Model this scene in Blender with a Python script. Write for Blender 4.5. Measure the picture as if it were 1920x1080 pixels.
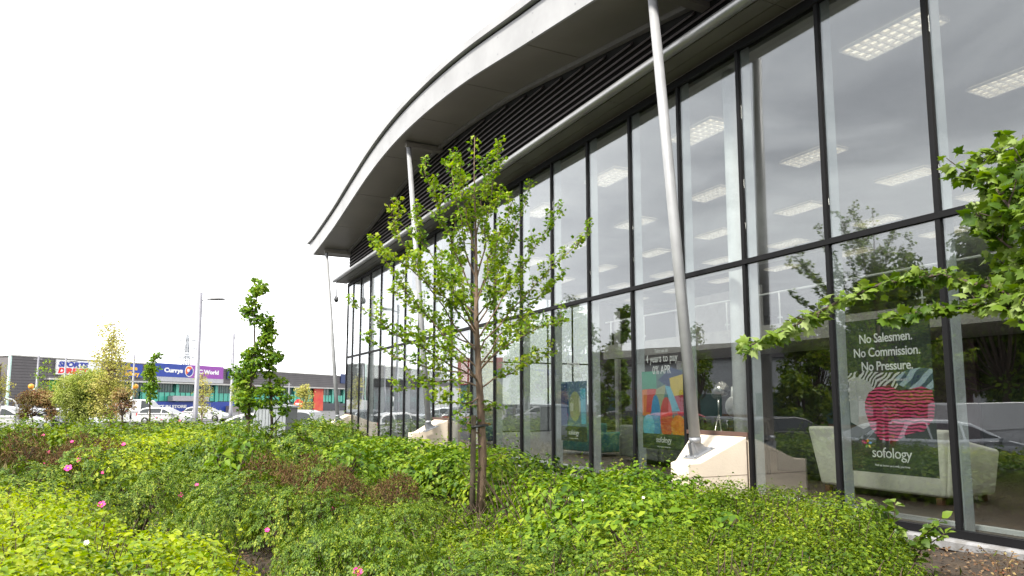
import bpy, math, random
import numpy as np
from mathutils import Vector, Matrix, Quaternion

for o in list(bpy.data.objects): bpy.data.objects.remove(o)
SC = bpy.context.scene
COL = SC.collection

# ------------------------------------------------------------------ camera
F_PX, CX, CY = 1346.0, 960.0, 605.0
PITCH, YAW = math.radians(6.443), math.radians(26.318)
cam_d = bpy.data.cameras.new('camera'); cam = bpy.data.objects.new('camera', cam_d); COL.objects.link(cam)
cam.location = (0, 0, 0); cam.rotation_euler = (math.pi/2 + PITCH, 0, -YAW)
cam_d.sensor_width = 36; cam_d.lens = F_PX/1920*36; cam_d.shift_y = (CY-540)/1920
cam_d.clip_start = .05; cam_d.clip_end = 4000
SC.camera = cam

# ------------------------------------------------------------------ world and sun
w = bpy.data.worlds.new('World'); SC.world = w; w.use_nodes = True
nt = w.node_tree; N = nt.nodes; L = nt.links; N.clear()
wo = N.new('ShaderNodeOutputWorld'); bg = N.new('ShaderNodeBackground'); bg.inputs['Strength'].default_value = .1
sky = N.new('ShaderNodeTexSky'); sky.sky_type = 'NISHITA'; sky.sun_disc = False
SUN_EL, SUN_ROT = math.radians(48), math.radians(-70)
sky.sun_elevation = SUN_EL; sky.sun_rotation = SUN_ROT
tc = N.new('ShaderNodeTexCoord')
mp = N.new('ShaderNodeMapping'); mp.inputs['Scale'].default_value = (1.3, 1.3, 3.6); mp.inputs['Location'].default_value = (3.2, 1.1, .4)
nz = N.new('ShaderNodeTexNoise'); nz.inputs['Scale'].default_value = 2.0; nz.inputs['Detail'].default_value = 7; nz.inputs['Roughness'].default_value = .52; nz.inputs['Distortion'].default_value = .5
cr = N.new('ShaderNodeValToRGB')
e = cr.color_ramp.elements
e[0].position = .34; e[0].color = (.50, .51, .545, 1)
e[1].position = .66; e[1].color = (1.0, 1.0, 1.0, 1)
m_ = e.new(.5); m_.color = (.80, .81, .83, 1)
sc_ = N.new('ShaderNodeVectorMath'); sc_.operation = 'SCALE'; sc_.inputs['Scale'].default_value = 15.5
mixs = N.new('ShaderNodeMixRGB'); mixs.inputs['Fac'].default_value = .93
# bright haze towards the horizon
sepz = N.new('ShaderNodeSeparateXYZ'); mr = N.new('ShaderNodeMapRange')
mr.inputs['From Min'].default_value = .0; mr.inputs['From Max'].default_value = .28; mr.inputs['To Min'].default_value = 1; mr.inputs['To Max'].default_value = 0
hz = N.new('ShaderNodeMixRGB'); hz.inputs['Color2'].default_value = (1.05, 1.05, 1.05, 1)
# the cloud cover is thinner (brighter) towards the north-east, heavy in the west
dm = N.new('ShaderNodeVectorMath'); dm.operation = 'DOT_PRODUCT'; dm.inputs[1].default_value = (.55, .83, 0)
mr2 = N.new('ShaderNodeMapRange'); mr2.inputs['From Min'].default_value = .35; mr2.inputs['From Max'].default_value = .95; mr2.inputs['To Min'].default_value = 0; mr2.inputs['To Max'].default_value = .9
br = N.new('ShaderNodeMixRGB'); br.inputs['Color2'].default_value = (1.15, 1.15, 1.15, 1)
L.new(tc.outputs['Generated'], mp.inputs[0]); L.new(mp.outputs[0], nz.inputs['Vector']); L.new(nz.outputs['Fac'], cr.inputs[0])
L.new(tc.outputs['Generated'], sepz.inputs[0]); L.new(sepz.outputs['Z'], mr.inputs['Value'])
mhz = N.new('ShaderNodeMath'); mhz.operation = 'MULTIPLY'; mhz.inputs[1].default_value = .75
L.new(mr.outputs[0], mhz.inputs[0]); L.new(mhz.outputs[0], hz.inputs['Fac']); L.new(cr.outputs[0], hz.inputs['Color1'])
L.new(tc.outputs['Generated'], dm.inputs[0]); L.new(dm.outputs['Value'], mr2.inputs['Value']); L.new(mr2.outputs[0], br.inputs['Fac'])
L.new(hz.outputs[0], br.inputs['Color1']); L.new(br.outputs[0], sc_.inputs[0])
L.new(sky.outputs[0], mixs.inputs['Color1']); L.new(sc_.outputs[0], mixs.inputs['Color2'])
L.new(mixs.outputs[0], bg.inputs['Color']); L.new(bg.outputs[0], wo.inputs['Surface'])

sd = bpy.data.lights.new('sun', 'SUN'); so = bpy.data.objects.new('sun', sd); COL.objects.link(so)
sd.energy = 4.6; sd.angle = math.radians(7); sd.color = (1, .95, .86)
# sun stands to the left of the camera, slightly behind it
az = math.radians(-115)   # heading from +Y, negative = left
sdir = Vector((math.sin(az)*math.cos(SUN_EL), math.cos(az)*math.cos(SUN_EL), math.sin(SUN_EL)))
so.rotation_euler = sdir.to_track_quat('Z', 'Y').to_euler()
sky.sun_rotation = az
SC.view_settings.view_transform = 'Standard'; SC.view_settings.look = 'None'
SC.view_settings.exposure = .85; SC.view_settings.gamma = 1; SC.view_settings.use_curve_mapping = False
SC.render.engine = 'CYCLES'
cy = SC.cycles
cy.max_bounces = 8; cy.diffuse_bounces = 3; cy.glossy_bounces = 3; cy.transmission_bounces = 4; cy.transparent_max_bounces = 16
cy.use_denoising = True; cy.sample_clamp_indirect = 6

# ------------------------------------------------------------------ pixel helpers (for measuring real positions)
Fv = np.array([math.sin(YAW)*math.cos(PITCH), math.cos(YAW)*math.cos(PITCH), math.sin(PITCH)])
Rv = np.array([math.cos(YAW), -math.sin(YAW), 0]); Uv = np.cross(Rv, Fv)
def ray(x, y): return (x-CX)/F_PX*Rv + Fv - (y-CY)/F_PX*Uv
def onx(x, y, X): r = ray(x, y); return r*X/r[0]
def ony(x, y, Y): r = ray(x, y); return r*Y/r[1]
def onz(x, y, Z): r = ray(x, y); return r*Z/r[2]
def at(x, y, d): return ray(x, y)*d          # d = depth along the view axis

# ------------------------------------------------------------------ materials
MATS = {}
def lin(c): return tuple(c)+(1,)
def mat(name, col, rough=.6, metal=0, col2=None, scale=4, bump=0, bscale=None, spec=.5, emit=None, estr=0, wave=None, detail=4, stretch=None):
    if name in MATS: return MATS[name]
    m = bpy.data.materials.new(name); m.use_nodes = True; n = m.node_tree.nodes; l = m.node_tree.links
    b = n['Principled BSDF']; b.inputs['Base Color'].default_value = lin(col); b.inputs['Roughness'].default_value = rough
    b.inputs['Metallic'].default_value = metal; b.inputs['Specular IOR Level'].default_value = spec
    t = n.new('ShaderNodeTexCoord')
    src = t.outputs['Object']
    if stretch:
        mpn = n.new('ShaderNodeMapping'); mpn.inputs['Scale'].default_value = stretch; l.new(src, mpn.inputs[0]); src = mpn.outputs[0]
    if col2 is None: col2 = tuple(c*.82 for c in col)
    no = n.new('ShaderNodeTexNoise'); no.inputs['Scale'].default_value = scale; no.inputs['Detail'].default_value = detail; no.inputs['Roughness'].default_value = .6
    l.new(src, no.inputs['Vector'])
    mrn = n.new('ShaderNodeMapRange'); mrn.inputs['From Min'].default_value = .35; mrn.inputs['From Max'].default_value = .65
    l.new(no.outputs['Fac'], mrn.inputs['Value'])
    mx = n.new('ShaderNodeMixRGB'); mx.inputs['Color1'].default_value = lin(col); mx.inputs['Color2'].default_value = lin(col2)
    l.new(mrn.outputs[0], mx.inputs['Fac']); l.new(mx.outputs[0], b.inputs['Base Color'])
    if bump:
        n2 = n.new('ShaderNodeTexNoise'); n2.inputs['Scale'].default_value = bscale or scale*6; n2.inputs['Detail'].default_value = 5
        l.new(src, n2.inputs['Vector'])
        bp = n.new('ShaderNodeBump'); bp.inputs['Strength'].default_value = bump; bp.inputs['Distance'].default_value = .02
        l.new(n2.outputs['Fac'], bp.inputs['Height']); l.new(bp.outputs[0], b.inputs['Normal'])
    if emit is not None:
        b.inputs['Emission Color'].default_value = lin(emit); b.inputs['Emission Strength'].default_value = estr
    MATS[name] = m; return m

def leafmat(name, cols, rough=.5, trans=.3, spec=.4):
    m = bpy.data.materials.new(name); m.use_nodes = True; n = m.node_tree.nodes; l = m.node_tree.links
    b = n['Principled BSDF']; b.inputs['Roughness'].default_value = rough; b.inputs['Specular IOR Level'].default_value = spec*.55
    g = n.new('ShaderNodeNewGeometry'); r = n.new('ShaderNodeValToRGB'); r.color_ramp.interpolation = 'LINEAR'
    el = r.color_ramp.elements
    k = len(cols)
    el[0].position = 0; el[0].color = lin(cols[0]); el[1].position = 1; el[1].color = lin(cols[-1])
    for i in range(1, k-1): q = el.new(i/(k-1)); q.color = lin(cols[i])
    t = n.new('ShaderNodeTexCoord'); no = n.new('ShaderNodeTexNoise'); no.inputs['Scale'].default_value = 1.1; no.inputs['Detail'].default_value = 3
    l.new(t.outputs['Object'], no.inputs['Vector'])
    a = n.new('ShaderNodeMath'); a.operation = 'MULTIPLY_ADD'; a.inputs[1].default_value = .75
    mm = n.new('ShaderNodeMath'); mm.operation = 'MULTIPLY_ADD'; mm.inputs[1].default_value = 1.4; mm.inputs[2].default_value = -.57
    l.new(no.outputs['Fac'], mm.inputs[0]); l.new(g.outputs['Random Per Island'], a.inputs[0]); l.new(mm.outputs[0], a.inputs[2])
    l.new(a.outputs[0], r.inputs[0]); l.new(r.outputs[0], b.inputs['Base Color'])
    tr = n.new('ShaderNodeBsdfTranslucent'); mix = n.new('ShaderNodeMixShader'); mix.inputs[0].default_value = trans
    hs = n.new('ShaderNodeHueSaturation'); hs.inputs['Saturation'].default_value = 1.15; hs.inputs['Value'].default_value = 1.5
    l.new(r.outputs[0], hs.inputs['Color']); l.new(hs.outputs[0], tr.inputs['Color'])
    l.new(b.outputs[0], mix.inputs[1]); l.new(tr.outputs[0], mix.inputs[2]); l.new(mix.outputs[0], n['Material Output'].inputs['Surface'])
    MATS[name] = m; return m

def glassmat(name, tint=(.74, .76, .75), r0=.125):
    m = bpy.data.materials.new(name); m.use_nodes = True; n = m.node_tree.nodes; l = m.node_tree.links; n.remove(n['Principled BSDF'])
    lw = n.new('ShaderNodeLayerWeight'); lw.inputs['Blend'].default_value = .5
    p = n.new('ShaderNodeMath'); p.operation = 'POWER'; p.inputs[1].default_value = 4.2
    ma = n.new('ShaderNodeMath'); ma.operation = 'MULTIPLY_ADD'; ma.inputs[1].default_value = 1-r0; ma.inputs[2].default_value = r0
    t = n.new('ShaderNodeBsdfTransparent'); t.inputs[0].default_value = lin(tint)
    g = n.new('ShaderNodeBsdfGlossy'); g.inputs['Roughness'].default_value = 0.0; g.inputs[0].default_value = (.95, .97, 1, 1)
    # very slight pane waviness
    tcn = n.new('ShaderNodeTexCoord'); no = n.new('ShaderNodeTexNoise'); no.inputs['Scale'].default_value = .8; no.inputs['Detail'].default_value = 1
    bp = n.new('ShaderNodeBump'); bp.inputs['Strength'].default_value = .14; bp.inputs['Distance'].default_value = .02
    l.new(tcn.outputs['Object'], no.inputs['Vector']); l.new(no.outputs['Fac'], bp.inputs['Height']); l.new(bp.outputs[0], g.inputs['Normal'])
    mx = n.new('ShaderNodeMixShader')
    l.new(lw.outputs['Facing'], p.inputs[0]); l.new(p.outputs[0], ma.inputs[0]); l.new(ma.outputs[0], mx.inputs[0])
    l.new(t.outputs[0], mx.inputs[1]); l.new(g.outputs[0], mx.inputs[2]); l.new(mx.outputs[0], n['Material Output'].inputs['Surface'])
    MATS[name] = m; return m

M_black = mat('black_aluminium', (.008, .008, .009), .6, spec=.15)
M_white = mat('white_painted_metal', (.78, .82, .84), .45)
M_fascia = mat('silver_fascia', (.34, .34, .345), .5, .1, scale=.8)
M_soffit = mat('dark_soffit_panel', (.18, .165, .14), .42, scale=.5, col2=(.15, .138, .118))
M_canopy_soffit = mat('olive_grey_soffit', (.085, .080, .062), .4, scale=.6)
M_tube = mat('silver_tube', (.36, .36, .355), .32, .7, scale=2)
M_slat = mat('brown_slat', (.080, .064, .064), .5, scale=3)
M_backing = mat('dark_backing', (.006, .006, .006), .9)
M_post = mat('galvanised_post_paint', (.33, .335, .345), .5, .1, scale=3)
M_steel = mat('galvanised_steel', (.30, .31, .33), .5, .6, scale=8, col2=(.22, .23, .25))
M_conc = mat('cream_precast_concrete', (.66, .57, .455), .88, scale=1.3, col2=(.58, .50, .40), bump=.12, bscale=45, detail=9)
M_sill = mat('grey_sill', (.24, .24, .25), .7, scale=7, col2=(.14, .135, .13), bump=.2)
M_soil = mat('mulch_soil', (.020, .014, .009), .95, scale=5, col2=(.055, .036, .020), bump=1, bscale=30, detail=8)
M_asph = mat('asphalt', (.055, .055, .058), .9, scale=.4, col2=(.075, .075, .078), bump=.3, bscale=40)
M_bark = mat('bark', (.085, .060, .042), .9, scale=14, col2=(.045, .032, .024), bump=.8, bscale=50, stretch=(1, 1, .25))
M_bark_red = mat('warm_bark', (.22, .15, .10), .9, scale=14, col2=(.09, .058, .04), bump=.8, bscale=50, stretch=(1, 1, .25))
M_stem = mat('shrub_stem', (.07, .045, .028), .9, scale=10)
M_glass = glassmat('facade_glass')
M_carglass = mat('car_glass', (.015, .02, .022), .06, spec=.7)
M_tyre = mat('tyre_rubber', (.015, .015, .015), .85)
M_rim = mat('alloy_rim', (.35, .35, .36), .35, .7)
M_redlamp = mat('red_tail_lamp', (.45, .02, .02), .25)
M_orange = mat('amber_globe', (.85, .36, .03), .4, spec=.5)
M_beaconw = mat('beacon_white', (.75, .75, .73), .6)
M_wplastic = mat('white_sign_face', (.82, .82, .80), .5)
M_text_w = mat('white_lettering', (.85, .85, .85), .6)

# leaves
LM_lime = leafmat('lime_dogwood_leaf', [(0.1064, 0.1848, 0.0101), (0.2046, 0.2904, 0.0081), (0.3028, 0.3608, 0.0101), (0.3928, 0.4312, 0.0405)], .42, .4)
LM_dog = leafmat('green_dogwood_leaf', [(0.0206, 0.0592, 0.0051), (0.0688, 0.1406, 0.0068), (0.1376, 0.222, 0.0085), (0.2409, 0.3034, 0.017)], .5, .25)
LM_rose = leafmat('rose_leaf', [(.018, .045, .005), (.058, .115, .009), (.12, .19, .013), (.28, .32, .03)], .5, .22)
LM_hedge = leafmat('small_hedge_leaf', [(0.0195, 0.0525, 0.0032), (0.0651, 0.119, 0.0048), (0.1302, 0.196, 0.008), (0.2344, 0.28, 0.0161)], .5, .25)
LM_brown = leafmat('brown_heather_leaf', [(.05, .028, .016), (.13, .065, .035), (.17, .11, .045), (.13, .17, .025)], .8, .15)
LM_maple = leafmat('maple_leaf', [(0.0502, 0.117, 0.0083), (0.1172, 0.207, 0.0124), (0.2009, 0.297, 0.0166), (0.3515, 0.405, 0.0518)], .42, .42)
LM_maple2 = leafmat('near_maple_leaf', [(0.0277, 0.0638, 0.0078), (0.0711, 0.1275, 0.0117), (0.1344, 0.204, 0.0176), (0.2688, 0.3315, 0.1271)], .4, .33)
LM_birch = leafmat('pale_birch_leaf', [(.24, .26, .06), (.38, .37, .10), (.50, .44, .16)], .6, .4)
LM_col = leafmat('columnar_oak_leaf', [(0.0419, 0.108, 0.0103), (0.1172, 0.216, 0.0145), (0.2344, 0.324, 0.0207)], .5, .35)
LM_willow = leafmat('willow_leaf', [(.16, .22, .04), (.27, .32, .07), (.38, .40, .13)], .6, .35)
LM_red = leafmat('reddish_leaf', [(.20, .07, .05), (.28, .17, .07), (.38, .30, .14), (.20, .24, .03)], .7, .3)
M_pink = mat('pink_petal', (.80, .03, .30), .6, col2=(.60, .01, .18), scale=30)
M_wpetal = mat('white_petal', (.85, .82, .80), .6)

# ------------------------------------------------------------------ objects
def tag(o, label=None, cat=None, group=None, kind=None):
    if label: o['label'] = label
    if cat: o['category'] = cat
    if group: o['group'] = group
    if kind: o['kind'] = kind
    return o
def link(name, me, parent=None, loc=None, m=None, rotz=None):
    o = bpy.data.objects.new(name, me); COL.objects.link(o)
    if m is not None and me is not None and not me.materials: me.materials.append(m)
    if parent is not None: o.parent = parent
    if loc is not None: o.location = loc
    if rotz is not None: o.rotation_euler = (0, 0, rotz)
    return o
def thing(name, label, cat, loc=(0, 0, 0), group=None, rotz=0):
    o = link(name, None, None, loc, None, rotz); o.empty_display_size = .2
    return tag(o, label, cat, group)
def copy_tree(o, parent=None):
    c = o.copy(); COL.objects.link(c)
    if parent is not None: c.parent = parent
    for ch in list(o.children): copy_tree(ch, c)
    return c

class MB:
    def __init__(s): s.v = []; s.f = []; s.sm = []
    def add(s, vs, fs, smooth=False):
        b = len(s.v); s.v += [tuple(map(float, q)) for q in vs]; s.f += [tuple(b+i for i in f) for f in fs]; s.sm += [smooth]*len(fs)
    def box(s, x0, x1, y0, y1, z0, z1, M=None):
        vs = [(x, y, z) for z in (z0, z1) for y in (y0, y1) for x in (x0, x1)]
        if M is not None: vs = [tuple(M @ Vector(q)) for q in vs]
        s.add(vs, [(0, 2, 3, 1), (4, 5, 7, 6), (0, 1, 5, 4), (2, 6, 7, 3), (0, 4, 6, 2), (1, 3, 7, 5)])
    def tube(s, pts, rad, n=8, cap=True):
        pts = [Vector(p) for p in pts]
        if not hasattr(rad, '__len__'): rad = [rad]*len(pts)
        rings = []; up = Vector((0, 0, 1)); prev = None
        for i, p in enumerate(pts):
            d = (pts[min(i+1, len(pts)-1)]-pts[max(i-1, 0)])
            if d.length < 1e-9: d = Vector((0, 0, 1))
            d.normalize()
            if prev is None:
                a = up if abs(d.z) < .95 else Vector((1, 0, 0))
                u = d.cross(a).normalized()
            else:
                u = (prev - d*prev.dot(d)).normalized()
            prev = u; v = d.cross(u)
            rings.append([p + (u*math.cos(t)+v*math.sin(t))*rad[i] for t in [2*math.pi*k/n for k in range(n)]])
        vs = [q for r in rings for q in r]; fs = []
        for i in range(len(pts)-1):
            for k in range(n):
                a = i*n+k; b = i*n+(k+1) % n; fs.append((a, b, b+n, a+n))
        if cap: fs.append(tuple(range(n))[::-1]); fs.append(tuple((len(pts)-1)*n+k for k in range(n)))
        s.add(vs, fs, True)
    def prism(s, poly, fn, d0, d1):
        """poly of 2-D points, fn(a, b, d) -> 3-D"""
        n = len(poly); vs = [fn(a, b, d0) for a, b in poly]+[fn(a, b, d1) for a, b in poly]
        fs = [tuple(range(n))[::-1], tuple(range(n, 2*n))]+[(i, (i+1) % n, n+(i+1) % n, n+i) for i in range(n)]
        s.add(vs, fs)
    def sphere(s, c, r, nu=12, nv=8, sq=(1, 1, 1)):
        vs = []; fs = []
        for j in range(nv+1):
            t = math.pi*j/nv
            for i in range(nu):
                p = 2*math.pi*i/nu
                vs.append((c[0]+r*sq[0]*math.sin(t)*math.cos(p), c[1]+r*sq[1]*math.sin(t)*math.sin(p), c[2]+r*sq[2]*math.cos(t)))
        for j in range(nv):
            for i in range(nu):
                a = j*nu+i; b = j*nu+(i+1) % nu; fs.append((a, a+nu, b+nu, b))
        s.add(vs, fs, True)
    def mesh(s, name):
        me = bpy.data.meshes.new(name); me.from_pydata(s.v, [], s.f); me.validate()
        if len(me.polygons) == len(s.sm): me.polygons.foreach_set('use_smooth', s.sm)
        me.update(); return me
    def build(s, name, m, parent=None, loc=None):
        return link(name, s.mesh(name), parent, loc, m)

def fix_normals(o):
    import bmesh
    b = bmesh.new(); b.from_mesh(o.data); bmesh.ops.recalc_face_normals(b, faces=b.faces); b.to_mesh(o.data); b.free(); return o

def np_mesh(name, V, T, smooth=False):
    me = bpy.data.meshes.new(name); nv = len(V); ntri = len(T)
    me.vertices.add(nv); me.vertices.foreach_set('co', np.asarray(V, np.float32).ravel())
    me.loops.add(ntri*3); me.loops.foreach_set('vertex_index', np.asarray(T, np.int32).ravel())
    me.polygons.add(ntri); me.polygons.foreach_set('loop_start', np.arange(0, ntri*3, 3, dtype=np.int32))
    me.polygons.foreach_set('loop_total', np.full(ntri, 3, dtype=np.int32))
    if smooth: me.polygons.foreach_set('use_smooth', np.ones(ntri, dtype=bool))
    me.update(); return me

# leaf templates: axis +Y, face +Z, unit length
def T_ovate(w=.27, fold=.10, droop=.16):
    v = [(0, 0, 0), (0, .45, -.02), (0, 1, -droop), (-w, .42, fold), (w, .42, fold), (-w*.75, .72, fold*.4-droop*.4), (w*.75, .72, fold*.4-droop*.4)]
    return np.array(v), np.array([(0, 1, 3), (1, 5, 3), (1, 2, 5), (0, 4, 1), (1, 4, 6), (1, 6, 2)])
def T_simple(w=.3):
    return np.array([(0, 0, 0), (-w, .5, .1), (w, .5, .1), (0, 1, -.1)]), np.array([(0, 3, 1), (0, 2, 3)])
def T_maple():
    o = [(-.06, .12), (-.30, .02), (-.26, .20), (-.50, .38), (-.36, .48), (-.40, .68), (-.22, .62), (-.16, .74), (0, 1.0), (.16, .74), (.22, .62), (.40, .68), (.36, .48), (.50, .38), (.26, .20), (.30, .02), (.06, .12)]
    v = [(0, .35, .05)]+[(x, y, -.35*abs(x)-.12*max(0, y-.4)) for x, y in o]
    n = len(o); return np.array(v), np.array([(0, i+2 if i+1 < n else 1, i+1) for i in range(n)])
def T_rose(k=3):
    ov, ot = T_simple(.34); V = []; T = []
    def put(x, y, a, s, z=0):
        c, si = math.cos(a), math.sin(a); b = sum(len(q) for q in V)
        q = ov.copy()*s; V.append(np.stack([q[:, 0]*c-q[:, 1]*si+x, q[:, 0]*si+q[:, 1]*c+y, q[:, 2]+z], 1)); T.append(ot+b)
    for i in range(k):
        y = .18+.26*i
        put(-.02, y, math.radians(62), .34, -.03*i); put(.02, y, math.radians(-62), .34, -.03*i)
    put(0, .18+.26*(k-1)+.08, 0, .38, -.05)
    return np.concatenate(V), np.concatenate(T)
TPL = dict(ovate=T_ovate(), wide=T_ovate(.33, .08, .2), simple=T_simple(), maple=T_maple(), rose=T_rose(), narrow=T_simple(.14), blade=T_simple(.035))

def leaves_arrays(tpl, P, Nn, A, S):
    """P positions, Nn normals, A axis dirs, S sizes"""
    tv, tt = TPL[tpl]
    Nn = Nn/np.linalg.norm(Nn, axis=1, keepdims=True)
    A = A - Nn*np.sum(A*Nn, 1, keepdims=True); A = A/(np.linalg.norm(A, axis=1, keepdims=True)+1e-9)
    X = np.cross(A, Nn)
    V = P[:, None, :] + S[:, None, None]*(tv[None, :, 0:1]*X[:, None, :] + tv[None, :, 1:2]*A[:, None, :] + tv[None, :, 2:3]*Nn[:, None, :])
    n = len(P); T = tt[None]+(np.arange(n)*len(tv))[:, None, None]
    return V.reshape(-1, 3), T.reshape(-1, 3)
def merge(parts):
    V = []; T = []; b = 0
    for v, t in parts: V.append(v); T.append(t+b); b += len(v)
    return np.concatenate(V), np.concatenate(T)

# ------------------------------------------------------------------ terrain
def sstep(a, b, x): t = np.clip((np.asarray(x, float)-a)/(b-a), 0, 1); return t*t*(3-2*t)
def bedmask(x, y):
    xb = -2.2-.16*y
    return (1-sstep(0, 1.6, xb-x))*(1-sstep(27.5, 30.5, y))*(1-sstep(6, 12, -y))
def ground_z(x, y):
    park = -2.08+np.clip((y-20)*.012, 0, .33)
    m = bedmask(x, y)
    bed = -1.46 + .05*np.sin(x*1.3+y*.7)*np.sin(y*.9) - .24*sstep(3.1, 1.7, x)*(1-sstep(19, 25, y))
    return park*(1-m)+bed*m

def grid_mesh(name, xs, ys, zf, dz=0):
    X, Y = np.meshgrid(xs, ys); Z = zf(X, Y)+dz; nx = len(xs)
    V = np.stack([X.ravel(), Y.ravel(), Z.ravel()], 1); i = np.arange((len(ys)-1)*nx).reshape(len(ys)-1, nx)[:, :-1].ravel()
    T = np.concatenate([np.stack([i, i+1, i+nx+1], 1), np.stack([i, i+nx+1, i+nx], 1)])
    return np_mesh(name, V, T, True)
xs = np.concatenate([[-1500, -500, -200, -100, -60], np.arange(-40, 12, .5), [16, 25, 40, 80, 200, 600, 1500]])
ys = np.concatenate([[-1500, -500, -150, -60, -30], np.arange(-20, 60, .5), [70, 90, 130, 200, 350, 700, 1500]])
g = link('car_park_ground', grid_mesh('car_park_ground', xs, ys, lambda x, y: ground_z(x, y)-.22*bedmask(x, y)), m=M_asph); tag(g, kind='structure')
sx = np.arange(-9.5, 7.42, .25); sy = np.arange(-10, 30.4, .25)
def bz(x, y): m = bedmask(x, y); return ground_z(x, y)+np.where(m > .35, .012+.03*(np.sin(x*7.1)*np.sin(y*6.3)), -.12)
g = link('planting_bed_soil', grid_mesh('planting_bed_soil', sx, sy, bz), m=M_soil); tag(g, kind='structure')

# ================================================================== MAIN BUILDING
DX = 7.5
MULL = [-6.7, -5.27, -3.84, -2.4, -.97, .46, 1.89, 3.32, 4.75, 6.18, 7.61, 8.97, 10.33, 11.75, 13.2, 14.66, 16.12, 17.58, 19.05, 20.48, 21.9, 23.33, 24.78, 26.3, 27.85, 29.33, 30.6, 31.6]
ZB, ZT, ZH = -1.42, 2.02, 5.30
YEND = 31.6
bld = thing('retail_building', 'large glass fronted retail building with curved overhanging roof and brown slatted gable', 'building', (DX, 12, ZB))
def B(name, mb, m, parent=bld):
    o = mb.build(name, m, parent)
    if parent is bld: o.matrix_parent_inverse = Matrix.Translation(Vector(bld.location)).inverted()
    return o
blocks = [7.66, 19.14, 30.35]
BW = 1.13
def over_block(y0, y1):
    return any(abs(y0-b) < .35 for b in blocks)
# mullions
for i, y in enumerate(MULL):
    b = MB(); b.box(DX-.038, DX+.02, y-.028, y+.028, ZB+.05, ZH)
    o = B('mullion', b, M_black)
    b = MB(); b.box(DX+.045, DX+.20, y-.03, y+.03, ZB+.05, ZH); q = link('inner_fin', b.mesh('inner_fin'), o, m=mat('fin_grey_blue', (.50, .55, .58), .5))
# transoms (one run)
b = MB(); b.box(DX-.05, DX+.018, MULL[0], YEND, ZT-.035, ZT+.035); B('transom', b, M_black)
b = MB(); b.box(DX+.045, DX+.22, MULL[0], YEND, ZT-.03, ZT+.03); B('transom_shelf', b, M_white)
b = MB(); b.box(DX-.06, DX+.018, MULL[0], YEND, ZB+.05, ZB+.13); B('bottom_rail', b, M_black)
b = MB(); b.box(DX-.06, DX+.018, MULL[0], YEND, ZH-.11, ZH); B('head_rail', b, M_black)
b = MB()
b.prism([(DX-.13, ZB+.045), (DX+.02, ZB+.045), (DX+.02, ZB-.06), (DX-.16, ZB-.06), (DX-.16, ZB+.02)], lambda a, z, d: (a, d, z), MULL[0], YEND)
B('sill', b, M_sill)
b = MB(); b.box(DX-.10, DX+.02, MULL[0], YEND, ZB-.7, ZB-.062)
B('brick_plinth', b, mat('red_brown_brick', (.20, .075, .045), .9, col2=(.12, .05, .03), scale=6, bump=.4))
# panes: each one a box of real thickness
for i in range(len(MULL)-1):
    y0, y1 = MULL[i]+.035, MULL[i+1]-.035
    zb = ZB+.13
    if over_block(MULL[i], MULL[i+1]): zb = -.40
    for z0, z1 in ((zb, ZT-.035), (ZT+.035, ZH-.11)):
        b = MB(); b.box(DX-.006, DX+.008, y0, y1, z0, z1); o = B('window_pane', b, M_glass)
    if zb > -1:
        b = MB(); b.box(DX-.045, DX+.017, y0, y1, -.46, -.40); B('pane_rail', b, mat('brown_rail', (.09, .05, .04), .5))
        b = MB(); b.box(DX+.0, DX+.04, y0, y1, ZB+.13, -.46); B('blank_panel', b, M_conc)
# end wall (faces +Y), glazed too
yE = YEND+.02
for k in range(9):
    x0 = DX+.02+k*1.45
    b = MB(); b.box(x0-.03, x0+.03, yE-.02, yE+.05, ZB, ZH); B('end_mullion', b, M_black)
    for z0, z1 in ((ZB+.1, ZT-.04), (ZT+.04, ZH)):
        b = MB(); b.box(x0+.03, x0+1.42, yE, yE+.012, z0, z1); B('end_pane', b, M_glass)
b = MB(); b.box(DX, DX+13.1, yE-.02, yE+.045, ZT-.035, ZT+.035); b.box(DX, DX+13.1, yE-.02, yE+.045, ZB-.5, ZB+.1); B('end_transom', b, M_black)
b = MB(); b.box(DX+13.1, 38, yE-.02, yE+.2, -2.2, 6.2); b.box(DX+.06, DX+13.1, yE-.02, yE+.2, ZH+.01, 6.6); B('end_wall', b, M_slat)

# curved roof profile measured along the wall: (Y, z of soffit)
RP = [(-2.0, 5.78), (3.0, 5.82), (6.0, 6.05), (8.0, 6.33), (9.5, 6.58), (11.85, 6.96), (14.96, 7.46), (17.85, 7.74), (19.6, 7.82), (21.4, 7.80), (23.2, 7.68), (25.2, 7.45), (28.2, 7.07), (31.6, 6.77), (32.55, 6.70)]
ry = np.array([p[0] for p in RP]); rz = np.array([p[1] for p in RP])
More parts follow.
